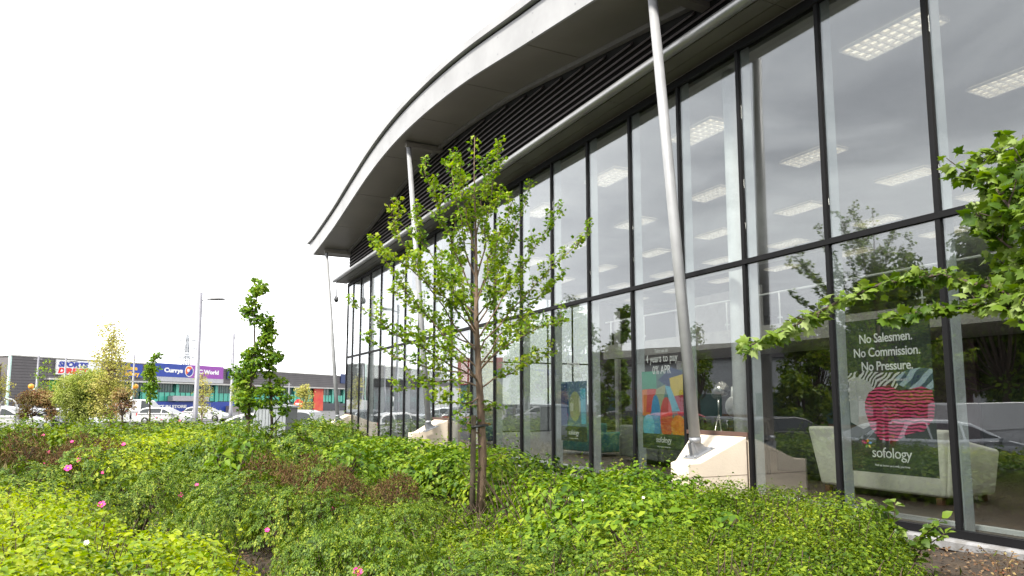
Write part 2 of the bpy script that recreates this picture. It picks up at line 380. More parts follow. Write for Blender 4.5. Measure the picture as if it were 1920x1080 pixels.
# smooth via cubic through the points (finite-difference Hermite)
def zs(y):
    y = float(min(max(y, ry[0]), ry[-1])); i = int(np.clip(np.searchsorted(ry, y)-1, 0, len(ry)-2))
    tg = np.gradient(rz, ry); h = ry[i+1]-ry[i]; t = (y-ry[i])/h
    return (2*t**3-3*t**2+1)*rz[i]+(t**3-2*t**2+t)*h*tg[i]+(-2*t**3+3*t**2)*rz[i+1]+(t**3-t**2)*h*tg[i+1]
XO = 6.1
YS = list(np.linspace(-2, 32.55, 120))
def strip_box(x0, x1, f0, f1, ys=YS, smooth=True):
    """closed strip between z=f0(y) and z=f1(y)"""
    b = MB(); vs = []
    for y in ys: vs += [(x0, y, f0(y)), (x1, y, f0(y)), (x1, y, f1(y)), (x0, y, f1(y))]
    fs = []
    for i in range(len(ys)-1):
        a = i*4; fs += [(a, a+4, a+5, a+1), (a+1, a+5, a+6, a+2), (a+2, a+6, a+7, a+3), (a+3, a+7, a+4, a)]
    n = len(ys)-1; fs += [(0, 1, 2, 3), (n*4+3, n*4+2, n*4+1, n*4)]
    b.add(vs, fs, False); return b
# soffit in separate panels with dark joints between
joint = [-2.0, 2.0, 5.2, 8.5, 11.78, 14.9, 18.0, 21.5, 24.95, 28.3, 32.5]
for a, c in zip(joint[:-1], joint[1:]):
    B('soffit_panel', strip_box(XO+.02, DX+.25, lambda y: zs(y), lambda y: zs(y)+.03, list(np.linspace(a+.012, c-.012, 14))), M_soffit)
B('roof_deck', strip_box(XO+.03, 38, lambda y: zs(y)+.04, lambda y: zs(y)+.55), M_backing)
B('fascia', strip_box(XO-.03, XO+.02, lambda y: zs(y)-.02, lambda y: zs(y)+.62), M_fascia)
B('fascia_gap', strip_box(XO-.01, XO+.06, lambda y: zs(y)+.62, lambda y: zs(y)+.68), M_backing)
ys2 = list(np.linspace(-2, 33.6, 124))
zz = lambda y: zs(min(y, 32.55))
B('roof_edge_trim', strip_box(XO-.13, XO+.3, lambda y: zz(y)+.68, lambda y: zz(y)+.86, ys2), M_fascia)
B('roof_sheet', strip_box(XO+.3, 38, lambda y: zz(y)+.60, lambda y: zz(y)+.84, ys2), M_fascia)
# wing tip at the far end
b = MB(); b.prism([(32.56, 6.68), (33.55, 7.36), (33.75, 7.40), (33.75, 7.58), (32.56, 7.36)], lambda y, z, d: (d, y, z), XO-.025, 38); B('roof_end_gutter', b, M_fascia)
b = MB()  # thin shadow joint bolts on fascia
for y in np.arange(-1, 32, 1.55):
    for dz in (.12, .5): b.box(XO-.034, XO-.03, y-.012, y+.012, zs(y)+dz-.012, zs(y)+dz+.012)
B('fascia_rivets', b, M_steel)
# inner cornice where soffit meets the gable
B('gable_cornice', strip_box(DX-.14, DX-.02, lambda y: zs(y)-.09, lambda y: zs(y)-.004, list(np.linspace(-2, 31.62, 110))), mat('grey_brown_trim', (.16, .15, .145), .5))
# slatted gable: backing and slats clipped to the arch
B('gable_backing', strip_box(DX+.02, DX+.2, lambda y: 5.42, lambda y: zs(y)-.01, list(np.linspace(-2, 31.6, 90))), M_backing)
b = MB(); pitch = .138; z = 5.52
while z < 7.75:
    yy = [y for y in np.linspace(-2, 31.58, 500) if zs(y)-.10 > z+.1]
    if yy:
        b.prism([(DX+.0, z+.090), (DX-.065, z+.02), (DX-.065, z), (DX-.048, z), (DX+.0, z+.042)], lambda a, c, d: (a, d, c), yy[0], yy[-1])
    z += pitch
B('louvre_slats', b, M_slat)
# flat parapet over the near part
b = MB(); b.box(DX+.02, 38, -8, -1.98, 5.42, 6.4); B('parapet', b, M_slat)
# canopy: bull-nose tube and soffit
b = MB(); pts = [(6.87, y, 5.42) for y in (-8, 0, 8, 16, 24, 31.75)]; b.tube(pts, .085, 20); B('canopy_tube', b, M_tube)
YC = [-8, -4, -.5, 3, 6.6, 10.2, 13.8, 17.4, 21, 24.6, 28.2, 31.75]
for a, c in zip(YC[:-1], YC[1:]):
    b = MB(); b.prism([(6.95, 5.345), (DX-.30, 5.335), (DX-.30, 5.35), (6.95, 5.36)], lambda p, q, d: (p, d, q), a+.004, c-.004)
    b.prism([(DX-.288, 5.335), (DX-.06, 5.325), (DX-.06, 5.345), (DX-.288, 5.35)], lambda p, q, d: (p, d, q), a+.004, c-.004); B('canopy_soffit', b, M_canopy_soffit)
b = MB(); b.box(6.9, DX+.02, -8, 31.74, 5.365, 5.48); B('canopy_top', b, mat('canopy_sheet', (.28, .28, .28), .5))
# arms, posts, plinths
def strut(yb, ytop, blk):
    zt = zs(ytop)-.02
    b = MB(); b.box(6.36, DX-.0, ytop-.09, ytop+.09, zt-.17, zt-.015); B('bracket_arm', b, M_soffit)
    p0 = Vector((6.80, yb, -.52)); p1 = Vector((6.45, ytop, zt-.17))
    b = MB(); b.tube([p0, p0.lerp(p1, .5), p1], [.078, .078, .072], 24)
    po = B('support_post', b, M_post)
    b = MB(); d = (p1-p0).normalized()
    b.tube([p0-d*.02, p0+d*.05], [.083, .083], 24)
    # slope frame on plinth
    sl = math.atan2(.33, .85); M = Matrix.Translation((6.86, yb, -.70)) @ Matrix.Rotation(-sl, 4, 'Y')
    b.box(-.19, .21, -.13, .13, 0, .018, M)
    for sy in (-.035, .035):
        b.prism([(-.13, .018), (.14, .018), (.03, .2), (-.10, .2)], lambda p, q, r: tuple(M @ Vector((p, r, q))), sy-.008, sy+.008)
    b.prism([(-.06, .018), (.06, .018), (.05, .19), (-.05, .19)], lambda p, q, r: tuple(M @ Vector((r, p, q))), -.06, -.045)
    for bx in (-.15, .17):
        for by in (-.095, .095):
            b.tube([tuple(M @ Vector((bx, by, .018))), tuple(M @ Vector((bx, by, .045)))], .014, 6)
    link('base_plate', b.mesh('base_plate'), po, m=M_steel)
    b = MB()
    y0 = blk; y1 = blk+BW
    yf = y0+.36; xb = DX-.047; fx = lambda x: y1+(yf-y1)*(xb-x)/(xb-6.40)
    st = [(6.40, -.80), (6.62, -.79), (xb, -.46)]; vs = []
    for x, z in st: vs += [(x, y0, -1.7), (x, fx(x), -1.7), (x, fx(x), z), (x, y0, z)]
    b.add(vs, [(0, 1, 2, 3), (8, 11, 10, 9)]+[(4*i+k, 4*i+4+k, 4*i+4+(k+1) % 4, 4*i+(k+1) % 4) for i in range(2) for k in range(4)])
    o = B('concrete_plinth', b, M_conc); fix_normals(o)
    bv = o.modifiers.new('bevel', 'BEVEL'); bv.width = .012; bv.segments = 2
    b = MB()  # casting joint
    b.box(6.397, 6.40, y0+.002, yf-.002, -.985, -.977); b.box(6.41, DX-.05, y0-.002, y0, -.985, -.977)
    B('plinth_joint', b, mat('joint_brown', (.22, .17, .13), .9))
strut(7.97, 8.25, blocks[0]); strut(18.95, 20.03, blocks[1]); strut(30.0, 31.45, blocks[2])
# CCTV dome hanging from the canopy end
t = thing('security_camera', 'small dome security camera hanging on a thin rod under the canopy corner', 'camera', (6.9, 31.3, 5.3))
b = MB(); b.tube([(0, 0, 0), (0, 0, -.62)], .022, 8); link('rod', b.mesh('rod'), t, m=M_steel)
b = MB(); b.tube([(0, 0, -.60), (0, 0, -.66), (0, 0, -.80)], [.04, .09, .11], 14); link('housing', b.mesh('housing'), t, m=mat('grey_housing', (.35, .35, .36), .5))
b = MB(); b.sphere((0, 0, -.80), .095, 14, 8); link('dome', b.mesh('dome'), t, m=M_carglass)

# ------------------------------------------------------------------ interior
M_floor = mat('showroom_floor', (.11, .085, .065), .4, scale=1.5, col2=(.08, .06, .05))
M_ceil = mat('ceiling_tile', (.42, .42, .43), .9, scale=.6)
M_iw = mat('interior_wall', (.40, .40, .41), .85)
M_idark = mat('charcoal_interior_wall', (.035, .03, .03), .8)
b = MB(); b.box(DX+.05, 34, -7.5, YEND-.05, -1.50, -1.36); B('interior_floor', b, M_floor)
b = MB(); b.box(DX+.24, 34, -7.5, YEND-.05, 5.24, 5.30); B('ceiling', b, M_ceil)
b = MB(); b.box(34, 34.2, -7.5, YEND, -1.5, 5.6); b.box(DX+.3, 34, -7.6, -7.5, -1.5, 5.6); B('rear_wall', b, M_iw)
b = MB(); b.box(DX+.55, DX+.63, -7.4, YEND-.2, -1.357, -1.31); B('display_ledge', b, M_white)
# mezzanine
b = MB(); b.box(13, 34, -2, 19.5, 1.45, 1.80); B('mezzanine_slab', b, M_white)
b = MB(); b.box(16, 33.8, -2, 19.3, -1.357, 1.447); B('partition_wall', b, M_idark)
b = MB(); b.box(12.95, 12.998, -2, 19.5, 1.42, 1.86); B('mezzanine_fascia', b, mat('pale_fascia', (.5, .49, .47), .7))
rail = MB()
for y in np.arange(-1.8, 19.5, 1.75):
    rail.tube([(13.05, y, 1.8), (13.05, y, 2.62)], .018, 6); rail.box(13.02, 13.09, y-.045, y+.045, 2.0, 2.03)
rail.tube([(13.05, -2, 2.62), (13.05, 19.5, 2.62)], .022, 6)
B('mezzanine_railing', rail, M_white)
b = MB()
for (x, y) in ((7.95, 8.25), (7.95, 19.75), (7.95, 30.8), (8.05, -3.6)):
    c = MB(); c.tube([(x, y, -1.357), (x, y, 5.235)], .12, 20); B('interior_column', c, mat('white_column', (.85, .87, .88), .6))
# wall pieces that give the dark and light stripes deeper in the shop
for (x, y0, y1, z0, z1, mm) in ((15.9, 9.5, 13.0, -1.35, 1.40, 'a'), (14.2, 20.5, 20.7, -1.35, 3.2, 'b'), (20, 19.6, 24.5, -1.35, 4.4, 'b')):
    c = MB(); c.box(x, x+.12, y0, y1, z0, z1)
    B('display_partition', c, mat('plum_wall', (.16, .10, .12), .8) if mm == 'a' else M_iw)
# shelf of dark display units low down
# ceiling lights
M_diff = mat('light_diffuser', (.9, .85, .75), .5, emit=(1, .88, .68), estr=.62)
M_louv = mat('louvre_white', (.75, .72, .66), .4, emit=(1, .93, .82), estr=.06)
lb = MB(); lb.box(-.29, .29, -.62, .62, .03, .035); lm = lb.mesh('diffuser'); lm.materials.append(M_diff)
lv = MB()
for k in range(9): lv.box(-.30, .30, -.62+.155*k-.011, -.62+.155*k+.011, -.02, .028)
for k in range(5): lv.box(-.30+.15*k-.009, -.30+.15*k+.009, -.64, .64, -.018, .026)
lvm = lv.mesh('louvre'); lvm.materials.append(M_louv)
proto = thing('ceiling_light', 'lit rectangular ceiling light with louvre grid inside the glass building', 'ceiling light', (9.15, 0, 5.2), 'ceiling lights in the showroom')
link('diffuser', lm, proto); link('louvre', lvm, proto)
al = bpy.data.lights.new('tube_light', 'AREA'); al.shape = 'RECTANGLE'; al.size = .55; al.size_y = 1.15; al.energy = 13; al.color = (1, .93, .82)
first = True
for ix, x in enumerate((9.15, 12.2, 15.25, 18.3, 21.4)):
    for iy, y in enumerate((.1, 3.2, 6.3, 10.33, 13.42, 16.65, 19.8, 23, 26.1, 29.2)):
        if x > 17 and y < 3: continue
        o = proto if first else copy_tree(proto); first = False
        o.location = (x, y, 5.195)
        if ix < 2 or (ix == 2 and iy % 2): q_ = bpy.data.objects.new('tube_light', al); COL.objects.link(q_); q_.parent = o; q_.location = (0, 0, -.04)
        near = ['first', 'second', 'third', 'fourth', 'fifth'][ix]+' row from the glass'
        o['label'] = 'lit ceiling light, %s, %s' % (near, ['before the frame edge', 'fourth bay from the right edge', 'high in the widest window bays', 'above the sofa window', 'right of the nearest leaning post', 'left of the nearest leaning post', 'beside the tree crown', 'behind the tree crown', 'towards the far end', 'at the far end of the shop'][iy])

# sofa (white, high sided) seen through the glass
M_sofa = mat('cream_leather', (.80, .79, .70), .55, scale=3, col2=(.74, .73, .65), bump=.1)
sf = thing('sofa', 'large cream white sofa seen from behind through the glass under the poster', 'sofa', (9.85, 7.2, -1.357))
def rbox(b, x0, x1, y0, y1, z0, z1, flare=.12):
    vs = [(x0, y0, z0), (x1, y0, z0), (x1, y1, z0), (x0, y1, z0), (x0-flare, y0-flare, z1), (x1, y0-flare, z1), (x1, y1+flare, z1), (x0-flare, y1+flare, z1)]
    b.add(vs, [(3, 2, 1, 0), (4, 5, 6, 7), (0, 1, 5, 4), (1, 2, 6, 5), (2, 3, 7, 6), (3, 0, 4, 7)])
def soft(o, wd=.05):
    bv = o.modifiers.new('bevel', 'BEVEL'); bv.width = wd; bv.segments = 4
    for p in o.data.polygons: p.use_smooth = True
    return o
b = MB(); rbox(b, -.35, -.08, -1.0, 1.0, .1, 1.0); soft(link('backrest', b.mesh('backrest'), sf, m=M_sofa))
for s in (-1, 1):
    b = MB(); 
    y0, y1 = (-1.03, -.80) if s < 0 else (.80, 1.03)
    b.add([(-.30, y0, .1), (.75, y0, .1), (.75, y1, .1), (-.30, y1, .1), (-.36, y0+(-.12 if s < 0 else 0), .93), (.72, y0+(-.12 if s < 0 else 0), .72), (.72, y1+(.12 if s > 0 else 0), .72), (-.36, y1+(.12 if s > 0 else 0), .93)], [(3, 2, 1, 0), (4, 5, 6, 7), (0, 1, 5, 4), (1, 2, 6, 5), (2, 3, 7, 6), (3, 0, 4, 7)])
    soft(link('armrest', b.mesh('armrest'), sf, m=M_sofa))
b = MB(); b.box(-.1, .75, -.8, .8, .1, .45); soft(link('seat', b.mesh('seat'), sf, m=M_sofa))
for sx_ in (-.28, .65):
    for sy_ in (-.9, .9):
        b = MB(); b.box(sx_-.04, sx_+.04, sy_-.04, sy_+.04, 0, .1); link('leg', b.mesh('leg'), sf, m=mat('wood_foot', (.18, .09, .05), .5))
# dark armchair with patterned cushion, further left
ch = thing('armchair', 'dark armchair with patterned cushion beside the cream sofa behind the glass', 'armchair', (10.6, 9.6, -1.357))
M_darkf = mat('dark_fabric', (.02, .02, .022), .9)
for nm, bx in (('backrest', (-.1, .12, -.45, .45, .1, .85)), ('seat', (.12, .8, -.35, .35, .1, .42)), ('armrest', (.0, .8, -.5, -.35, .1, .6)), ('armrest', (.0, .8, .35, .5, .1, .6))):
    b = MB(); b.box(*bx); soft(link(nm, b.mesh(nm), ch, m=M_darkf), .04)
def chk(name, c1, c2, sc, kind='CHECKER'):
    m = bpy.data.materials.new(name); m.use_nodes = True; n = m.node_tree.nodes; l = m.node_tree.links
    t = n.new('ShaderNodeTexCoord')
    if kind == 'CHECKER':
        x = n.new('ShaderNodeTexChecker'); x.inputs['Scale'].default_value = sc; x.inputs['Color1'].default_value = lin(c1); x.inputs['Color2'].default_value = lin(c2)
        l.new(t.outputs['Object'], x.inputs['Vector']); l.new(x.outputs[0], n['Principled BSDF'].inputs['Base Color'])
    else:
        x = n.new('ShaderNodeTexWave'); x.inputs['Scale'].default_value = sc; x.inputs['Distortion'].default_value = 3.5 if kind == 'WAVEZ' else 9; x.inputs['Detail'].default_value = 1; x.inputs['Detail Scale'].default_value = 1.2 if kind == 'WAVEZ' else .6
        x.bands_direction = 'Z' if kind == 'WAVEZ' else 'DIAGONAL'
        r = n.new('ShaderNodeValToRGB'); r.color_ramp.elements[0].position = .38; r.color_ramp.elements[0].color = lin(c1); r.color_ramp.elements[1].position = .55; r.color_ramp.elements[1].color = lin(c2)
        l.new(t.outputs['Object'], x.inputs['Vector']); l.new(x.outputs['Fac'], r.inputs[0]); l.new(r.outputs[0], n['Principled BSDF'].inputs['Base Color'])
    n['Principled BSDF'].inputs['Roughness'].default_value = .8
    return m
M_zig = chk('black_white_zigzag', (.02, .02, .02), (.6, .6, .58), 9, 'WAVED')
M_knit = chk('raspberry_knit', (.07, .004, .012), (.62, .06, .17), 8, 'WAVEZ')
M_leop = chk('patterned_fabric', (.45, .42, .36), (.10, .09, .07), 45)
b = MB(); b.box(.14, .30, -.28, .22, .45, .82); c = link('cushion', b.mesh('cushion'), None, (10.6, 9.6, -1.357), M_leop); soft(c, .07); tag(c, 'small patterned cushion propped on the dark armchair', 'cushion')
# tripod floor lamp on ledge and white vase
lt = thing('tripod_lamp', 'chrome spotlight lamp on a tripod behind the glass left of the nearest white column', 'lamp', (10.0, 11.0, -1.357))
for k in range(3):
    a = k*2.094+.3; b = MB(); b.tube([(.28*math.cos(a), .28*math.sin(a), 0), (0, 0, 1.15)], .018, 6); link('leg', b.mesh('leg'), lt, m=mat('chrome', (.7, .68, .62), .2, 1))
b = MB(); b.tube([(0, 0, 1.1), (0, 0, 1.5)], .02, 8); link('stem', b.mesh('stem'), lt, m=MATS['chrome'])
b = MB(); b.tube([(0, .12, 1.53), (0, -.10, 1.63), (0, -.16, 1.66)], [.08, .14, .15], 16); link('spot_head', b.mesh('spot_head'), lt, m=MATS['chrome'])
t = thing('vase', 'round white vase beside the tripod lamp behind the glass', 'vase', (10.4, 11.0, -.28))
b = MB(); b.sphere((0, 0, .22), .17, 16, 12, (1, 1, 1.25)); b.tube([(0, 0, .38), (0, 0, .62)], [.06, .045], 12); link('body', b.mesh('body'), t, m=M_wplastic)
t = thing('display_table', 'dark display table carrying the white vase', 'table', (10.4, 11.0, -1.357))
b = MB(); b.box(-.35, .35, -.6, .6, 1.02, 1.07); link('tabletop', b.mesh('tabletop'), t, m=M_darkf)
for sx_ in (-.3, .3):
    for sy_ in (-.55, .55):
        b = MB(); b.box(sx_-.03, sx_+.03, sy_-.03, sy_+.03, 0, 1.02); link('leg', b.mesh('leg'), t, m=M_darkf)
# more showroom furniture in the dim depth
def simple_sofa(x, y, rz, m, lab):
    t = thing('sofa', lab, 'sofa', (x, y, -1.357), rotz=rz)
    for nm, bx in (('backrest', (-.4, -.1, -1, 1, .1, .85)), ('seat', (-.1, .55, -.8, .8, .1, .45)), ('armrest', (-.4, .55, -1.05, -.8, .1, .62)), ('armrest', (-.4, .55, .8, 1.05, .1, .62))):
        b = MB(); b.box(*bx); soft(link(nm, b.mesh(nm), t, m=m), .05)
simple_sofa(10.2, 3.6, .2, mat('taupe_fabric', (.22, .19, .15), .9), 'taupe sofa behind the rightmost glass bay')
simple_sofa(10.4, 13.6, -.15, mat('grey_fabric', (.16, .16, .17), .9), 'grey sofa behind the glass left of the nearest post')
simple_sofa(10.6, 16.8, .1, mat('teal_fabric', (.03, .14, .15), .9), 'teal sofa behind the glass under the tree crown')
simple_sofa(10.0, 23.3, 0, mat('blue_fabric', (.04, .09, .20), .9), 'blue sofa behind the glass at the far end')
simple_sofa(11.0, 26.6, .3, mat('rust_fabric', (.35, .10, .04), .9), 'rust orange sofa behind the glass at the far end')

# ------------------------------------------------------------------ text and posters
def text_mesh(s, size, ex=.001, sx=1.0, bold=0, align='CENTER', shear=0, spacing=1.0):
    cu = bpy.data.curves.new('t', 'FONT'); cu.body = s; cu.size = size; cu.extrude = ex; cu.align_x = align; cu.offset = bold; cu.shear = shear; cu.space_character = spacing
    cu.resolution_u = 3
    o = bpy.data.objects.new('t', cu); COL.objects.link(o); bpy.context.view_layer.update()
    me = bpy.data.meshes.new_from_object(o.evaluated_get(bpy.context.evaluated_depsgraph_get()))
    bpy.data.objects.remove(o)
    if sx != 1: me.transform(Matrix.Scale(sx, 4, (1, 0, 0)))
    return me
FAC = Matrix(((0, 0, -1, 0), (-1, 0, 0, 0), (0, 1, 0, 0), (0, 0, 0, 1)))   # text X -> -Y, text Y -> +Z, facing -X
def put_text(name, s, size, M, m, parent=None, **k):
    o = link(name, text_mesh(s, size, **k), None, None, m)
    if parent is not None:
        o.parent = parent; o.matrix_local = parent.matrix_local.inverted() @ M if parent.parent is None else M
    else: o.matrix_local = M
    return o
def fm(x, y, z): return Matrix.Translation((x, y, z)) @ FAC
def flat(name, parent, pts, x, m, th=.002):
    """flat printed shape on a poster plane at x, pts in (Y, z)"""
    b = MB(); b.prism(pts, lambda a, c, d: (d, a, c), x, x+th); o = link(name, b.mesh(name), parent, m=m); fix_normals(o)
    return o
def ell(cy_, cz, a, b_, n=22, rot=0, t0=0, t1=2*math.pi):
    return [(cy_+a*math.cos(t)*math.cos(rot)-b_*math.sin(t)*math.sin(rot), cz+a*math.cos(t)*math.sin(rot)+b_*math.sin(t)*math.cos(rot)) for t in np.linspace(t0, t1, n, endpoint=abs(t1-t0-2*math.pi) > .01)]
PX = 7.60
def poster(name, label, y0, y1, z0, z1, m):
    t = thing(name, label, 'poster', (0, 0, 0))
    flat('sheet', t, [(y0, z0), (y1, z0), (y1, z1), (y0, z1)], PX, m, .003); return t
M_pdark = mat('poster_dark_green', (.020, .030, .020), .6, scale=2, col2=(.035, .045, .035))
logo_cols = [mat('logo_pink', (.7, .03, .2), .6), mat('logo_orange', (.8, .3, .02), .6), mat('logo_blue', (.03, .3, .7), .6), mat('logo_yellow', (.8, .6, .03), .6), mat('logo_green', (.2, .5, .05), .6)]
def sofology_logo(p, yc, z, s):
    put_text('lettering', 'sofology', .17*s, fm(PX-.004, yc, z), M_text_w, p, sx=.95, spacing=.93)
    put_text('lettering', 'Feel at home on a sofa you love', .034*s, fm(PX-.004, yc, z-.10*s), M_text_w, p, bold=.0004)
    for k in range(5):
        a = k*1.257+.3; flat('logo_dot', p, ell(yc+.30*s+.035*s*math.cos(a), z+.15*s+.035*s*math.sin(a), .02*s, .013*s, 10, a), PX-.003, logo_cols[k])
p = poster('poster', 'tall dark window poster with red knitted cushion reading No Salesmen No Commission No Pressure', 5.00, 6.08, -.80, 1.00, M_pdark)
PX_ = PX
PXs = PX-.0022
flat('zigzag_cushion', p, [(6.08, .36), (5.9, .40), (5.6, .36), (5.35, .36), (5.3, .3), (5.5, .12), (5.85, .10), (6.08, .02)], PXs, M_zig)
flat('blue_bolster', p, [(5.45, .30), (5.3, .38), (5.15, .40), (5.0, .38), (5.0, .15), (5.2, .12), (5.42, .22)], PXs-.0005, chk('blue_grey_stripe', (.06, .10, .13), (.35, .45, .50), 4, 'WAVED'))
flat('grey_cushion', p, [(6.07, .28), (5.95, .32), (5.78, .26), (5.70, .1), (5.72, -.22), (5.9, -.3), (6.07, -.22)], PXs-.001, mat('pale_cushion_print', (.45, .45, .44), .8, scale=12))
heart = [(5.86, .02), (5.80, .13), (5.68, .20), (5.52, .21), (5.42, .15), (5.30, .16), (5.14, .19), (5.02, .15), (5.00, -.02), (5.02, -.16), (5.14, -.30), (5.34, -.34), (5.5, -.44), (5.68, -.42), (5.80, -.28), (5.86, -.10)]
flat('knitted_cushion', p, heart, PXs-.0015, M_knit)
for k, s in enumerate(('No Salesmen.', 'No Commission.', 'No Pressure.')):
    put_text('lettering', s, .152, fm(PX-.006, 5.55, .72-.165*k), M_text_w, p, sx=.86, bold=.0018, spacing=.95)
put_text('lettering', 'FEEL THE DIFFERENCE', .035, fm(PX-.006, 5.5, .26), M_text_w, p, spacing=1.2)
sofology_logo(p, 5.55, -.62, 1)
# colourful poster
p = poster('poster', 'window poster of colourful camper vans and tents under the words 4 years to pay', 9.12, 10.25, -.75, .55, mat('poster_mid', (.10, .20, .20), .6))
cc = dict(red=(.62, .05, .035), blue=(.05, .25, .50), orange=(.72, .20, .03), yellow=(.70, .52, .06), green=(.06, .35, .22), navy=(.03, .06, .18), cyan=(.12, .45, .60), maroon=(.40, .02, .06), sand=(.35, .38, .20))
cc = {k: mat('print_'+k, v, .6, scale=9) for k, v in cc.items()}
flat('print_block', p, [(10.25, .55), (9.85, .55), (9.85, .25), (10.25, .25)], PXs, cc['green'])
flat('print_block', p, [(9.80, .40), (9.45, .60), (9.12, .50), (9.12, .3), (9.5, .25)], PXs, cc['navy'])
flat('print_block', p, [(9.50, .42), (9.12, .48), (9.12, .15), (9.45, .12)], PXs-.0005, cc['yellow'])
flat('print_block', p, [(10.25, .24), (9.95, .26), (10.05, -.2), (10.25, -.2)], PXs, cc['orange'])
flat('print_block', p, [(10.1, .25), (9.85, .25), (9.98, -.15), (10.15, -.15)], PXs-.0005, cc['red'])
flat('print_block', p, [(9.85, .25), (9.6, .32), (9.7, -.1), (9.98, -.1)], PXs-.0003, cc['sand'])
flat('print_block', p, [(9.62, .3), (9.48, .28), (9.25, -.12), (9.45, -.12)], PXs-.0006, cc['cyan'])
flat('print_block', p, [(9.4, .2), (9.12, .2), (9.12, -.2), (9.3, -.2)], PXs-.0004, cc['maroon'])
flat('camper_van', p, ell(9.88, -.25, .13, .40), PXs-.001, cc['blue'])
flat('camper_van', p, ell(9.60, -.25, .16, .36), PXs-.0012, cc['red'])
flat('camper_van', p, ell(10.08, -.38, .16, .2), PXs-.0014, cc['cyan'])
flat('camper_van', p, ell(9.30, -.38, .18, .2), PXs-.0014, cc['orange'])
flat('print_block', p, [(10.25, -.5), (9.12, -.5), (9.12, -.75), (10.25, -.75)], PXs-.0018, M_pdark)
for s, z, sz, sxx in (('Take up to', .86, .09, .9), ('4 years to pay', .70, .19, .78), ('0% APR', .50, .20, .75)):
    put_text('lettering', s, sz, fm(PX-.006, 9.70, z), M_text_w, p, sx=sxx, bold=.0012)
sofology_logo(p, 9.68, -.64, .8)
p = poster('poster', 'pale window poster with blue print behind the glass right of the slim tree', 12.05, 13.05, -.75, .45, mat('poster_pale', (.12, .20, .28), .6))
flat('print_block', p, [(13.05, .40), (12.8, .42), (12.75, -.4), (13.05, -.45)], PXs, cc['navy'])
flat('print_block', p, ell(12.5, -.05, .22, .30), PXs, cc['sand'])
flat('print_block', p, [(12.3, .3), (12.1, .3), (12.1, -.4), (12.25, -.4)], PXs-.0004, cc['cyan'])
flat('print_block', p, [(13.05, -.45), (12.05, -.45), (12.05, -.75), (13.05, -.75)], PXs-.0018, M_pdark)
for s, z in (('Browse', .74), ('Our Sofas', .52)): put_text('lettering', s, .2, fm(PX-.006, 12.55, z), M_text_w, p, sx=.78, bold=.0012)
sofology_logo(p, 12.55, -.62, .8)

# ================================================================== FAR RETAIL PARK BUILDING
GZ = -1.75
A0 = ray(22, 667); A0 = A0*7.3/A0[2]; B0 = ray(648, 706); B0 = B0*7.3/B0[2]
e_ = (B0-A0); e_[2] = 0; e_ /= np.linalg.norm(e_); n_ = np.array([-e_[1], e_[0], 0])   # n_ points away from the camera
FR = math.atan2(e_[1], e_[0])
def fp(px, py):
    r = ray(px, py); t = (A0@n_)/(r@n_); q = r*t
    return float((q-A0)@e_), float(q[2]-GZ)
far = thing('retail_building', 'long dark grey clad retail unit with green glass across the car park', 'building', (A0[0], A0[1], GZ), rotz=FR)
LEN = 175.0; HT = 7.3-GZ
M_clad = mat('dark_grey_cladding', (.115, .105, .108), .6, scale=.3, col2=(.095, .088, .09))
M_clad_line = mat('cladding_joint', (.05, .045, .045), .8)
M_green = mat('green_glass_panel', (.10, .52, .38), .25, scale=.2, col2=(.06, .40, .30))
M_dkglass = mat('dark_green_glazing', (.015, .05, .045), .12, scale=.2, col2=(.04, .13, .11))
M_trim = mat('pale_trim', (.55, .54, .50), .6)
s_can, z_can = fp(95, 711); zc = 4.05-GZ
_, zc = fp(100, 711)
def fb(name, s0, s1, z0, z1, y0, y1, m, parent=far):
    b = MB(); b.box(s0, s1, y0, y1, z0, z1); return link(name, b.mesh(name), parent, m=m)
s_g0 = fp(93, 720)[0]
fb('upper_wall', 0, LEN, zc+.15, HT, 0, 40, M_clad)
fb('end_wall', 0, s_g0, -.3, zc+.15, 0, 40, M_clad)
b = MB()
for z in np.arange(.4, HT-.1, .45):
    b.box(0, s_g0 if z < zc+.1 else LEN, -.025, 0, z, z+.05)
link('cladding_joints', b.mesh('cladding_joints'), far, m=M_clad_line)
fb('roof_edge', -.2, LEN, HT, HT+.2, -.15, 40, M_trim)
fb('canopy', s_g0-1, LEN, zc-.12, zc+.15, -1.4, 0, M_trim)
fb('corner_trim', -.25, 0, -.3, HT, -.1, .3, mat('pale_green_trim', (.55, .75, .68), .5))
fb('glazing_backing', s_g0, LEN, -.3, zc-.12, .6, 1.0, M_dkglass)
z1 = zc*.70; z2 = zc*.40
fb('spandrel_panel', s_g0+18, LEN, z2, z1, .3, .5, M_green)
k = 0
for s in np.arange(s_g0, LEN, 5.2):
    fb('green_pier', s, s+.7, -.3, zc-.12, .1, .6, M_green)
b = MB()
for s in np.arange(s_g0, LEN, 1.3): b.box(s-.04, s+.04, .22, .3, -.3, zc-.12)
b.box(s_g0, LEN, .22, .3, z1-.05, z1+.05)
link('glazing_bars', b.mesh('glazing_bars'), far, m=mat('dark_bar', (.03, .06, .055), .5))
def fsign(name, label, p0, p1, m, texts=(), th=.25, cat='sign', yoff=-.3):
    """sign board between photo corners p0 (top left) and p1 (bottom right) on the facade"""
    s0, zt = fp(*p0); s1, zb = fp(*p1)
    t = thing(name, label, cat, (A0[0]+e_[0]*s0, A0[1]+e_[1]*s0, GZ), rotz=FR)
    W = s1-s0; yy = yoff-.0
    b = MB(); b.box(0, W, yy, yy+th, zb, zt); link('board', b.mesh('board'), t, m=m)
    H = zt-zb
    for (s, u, v, size, sx, mm, kw) in texts:
        me = text_mesh(s, size*H, .02, sx, **kw)
        o = link('lettering', me, t, m=mm); o.matrix_local = Matrix.Translation((u*W, yy-.03, zb+v*H)) @ Matrix.Rotation(math.pi/2, 4, 'X')
    return t, W, H, zb, yy
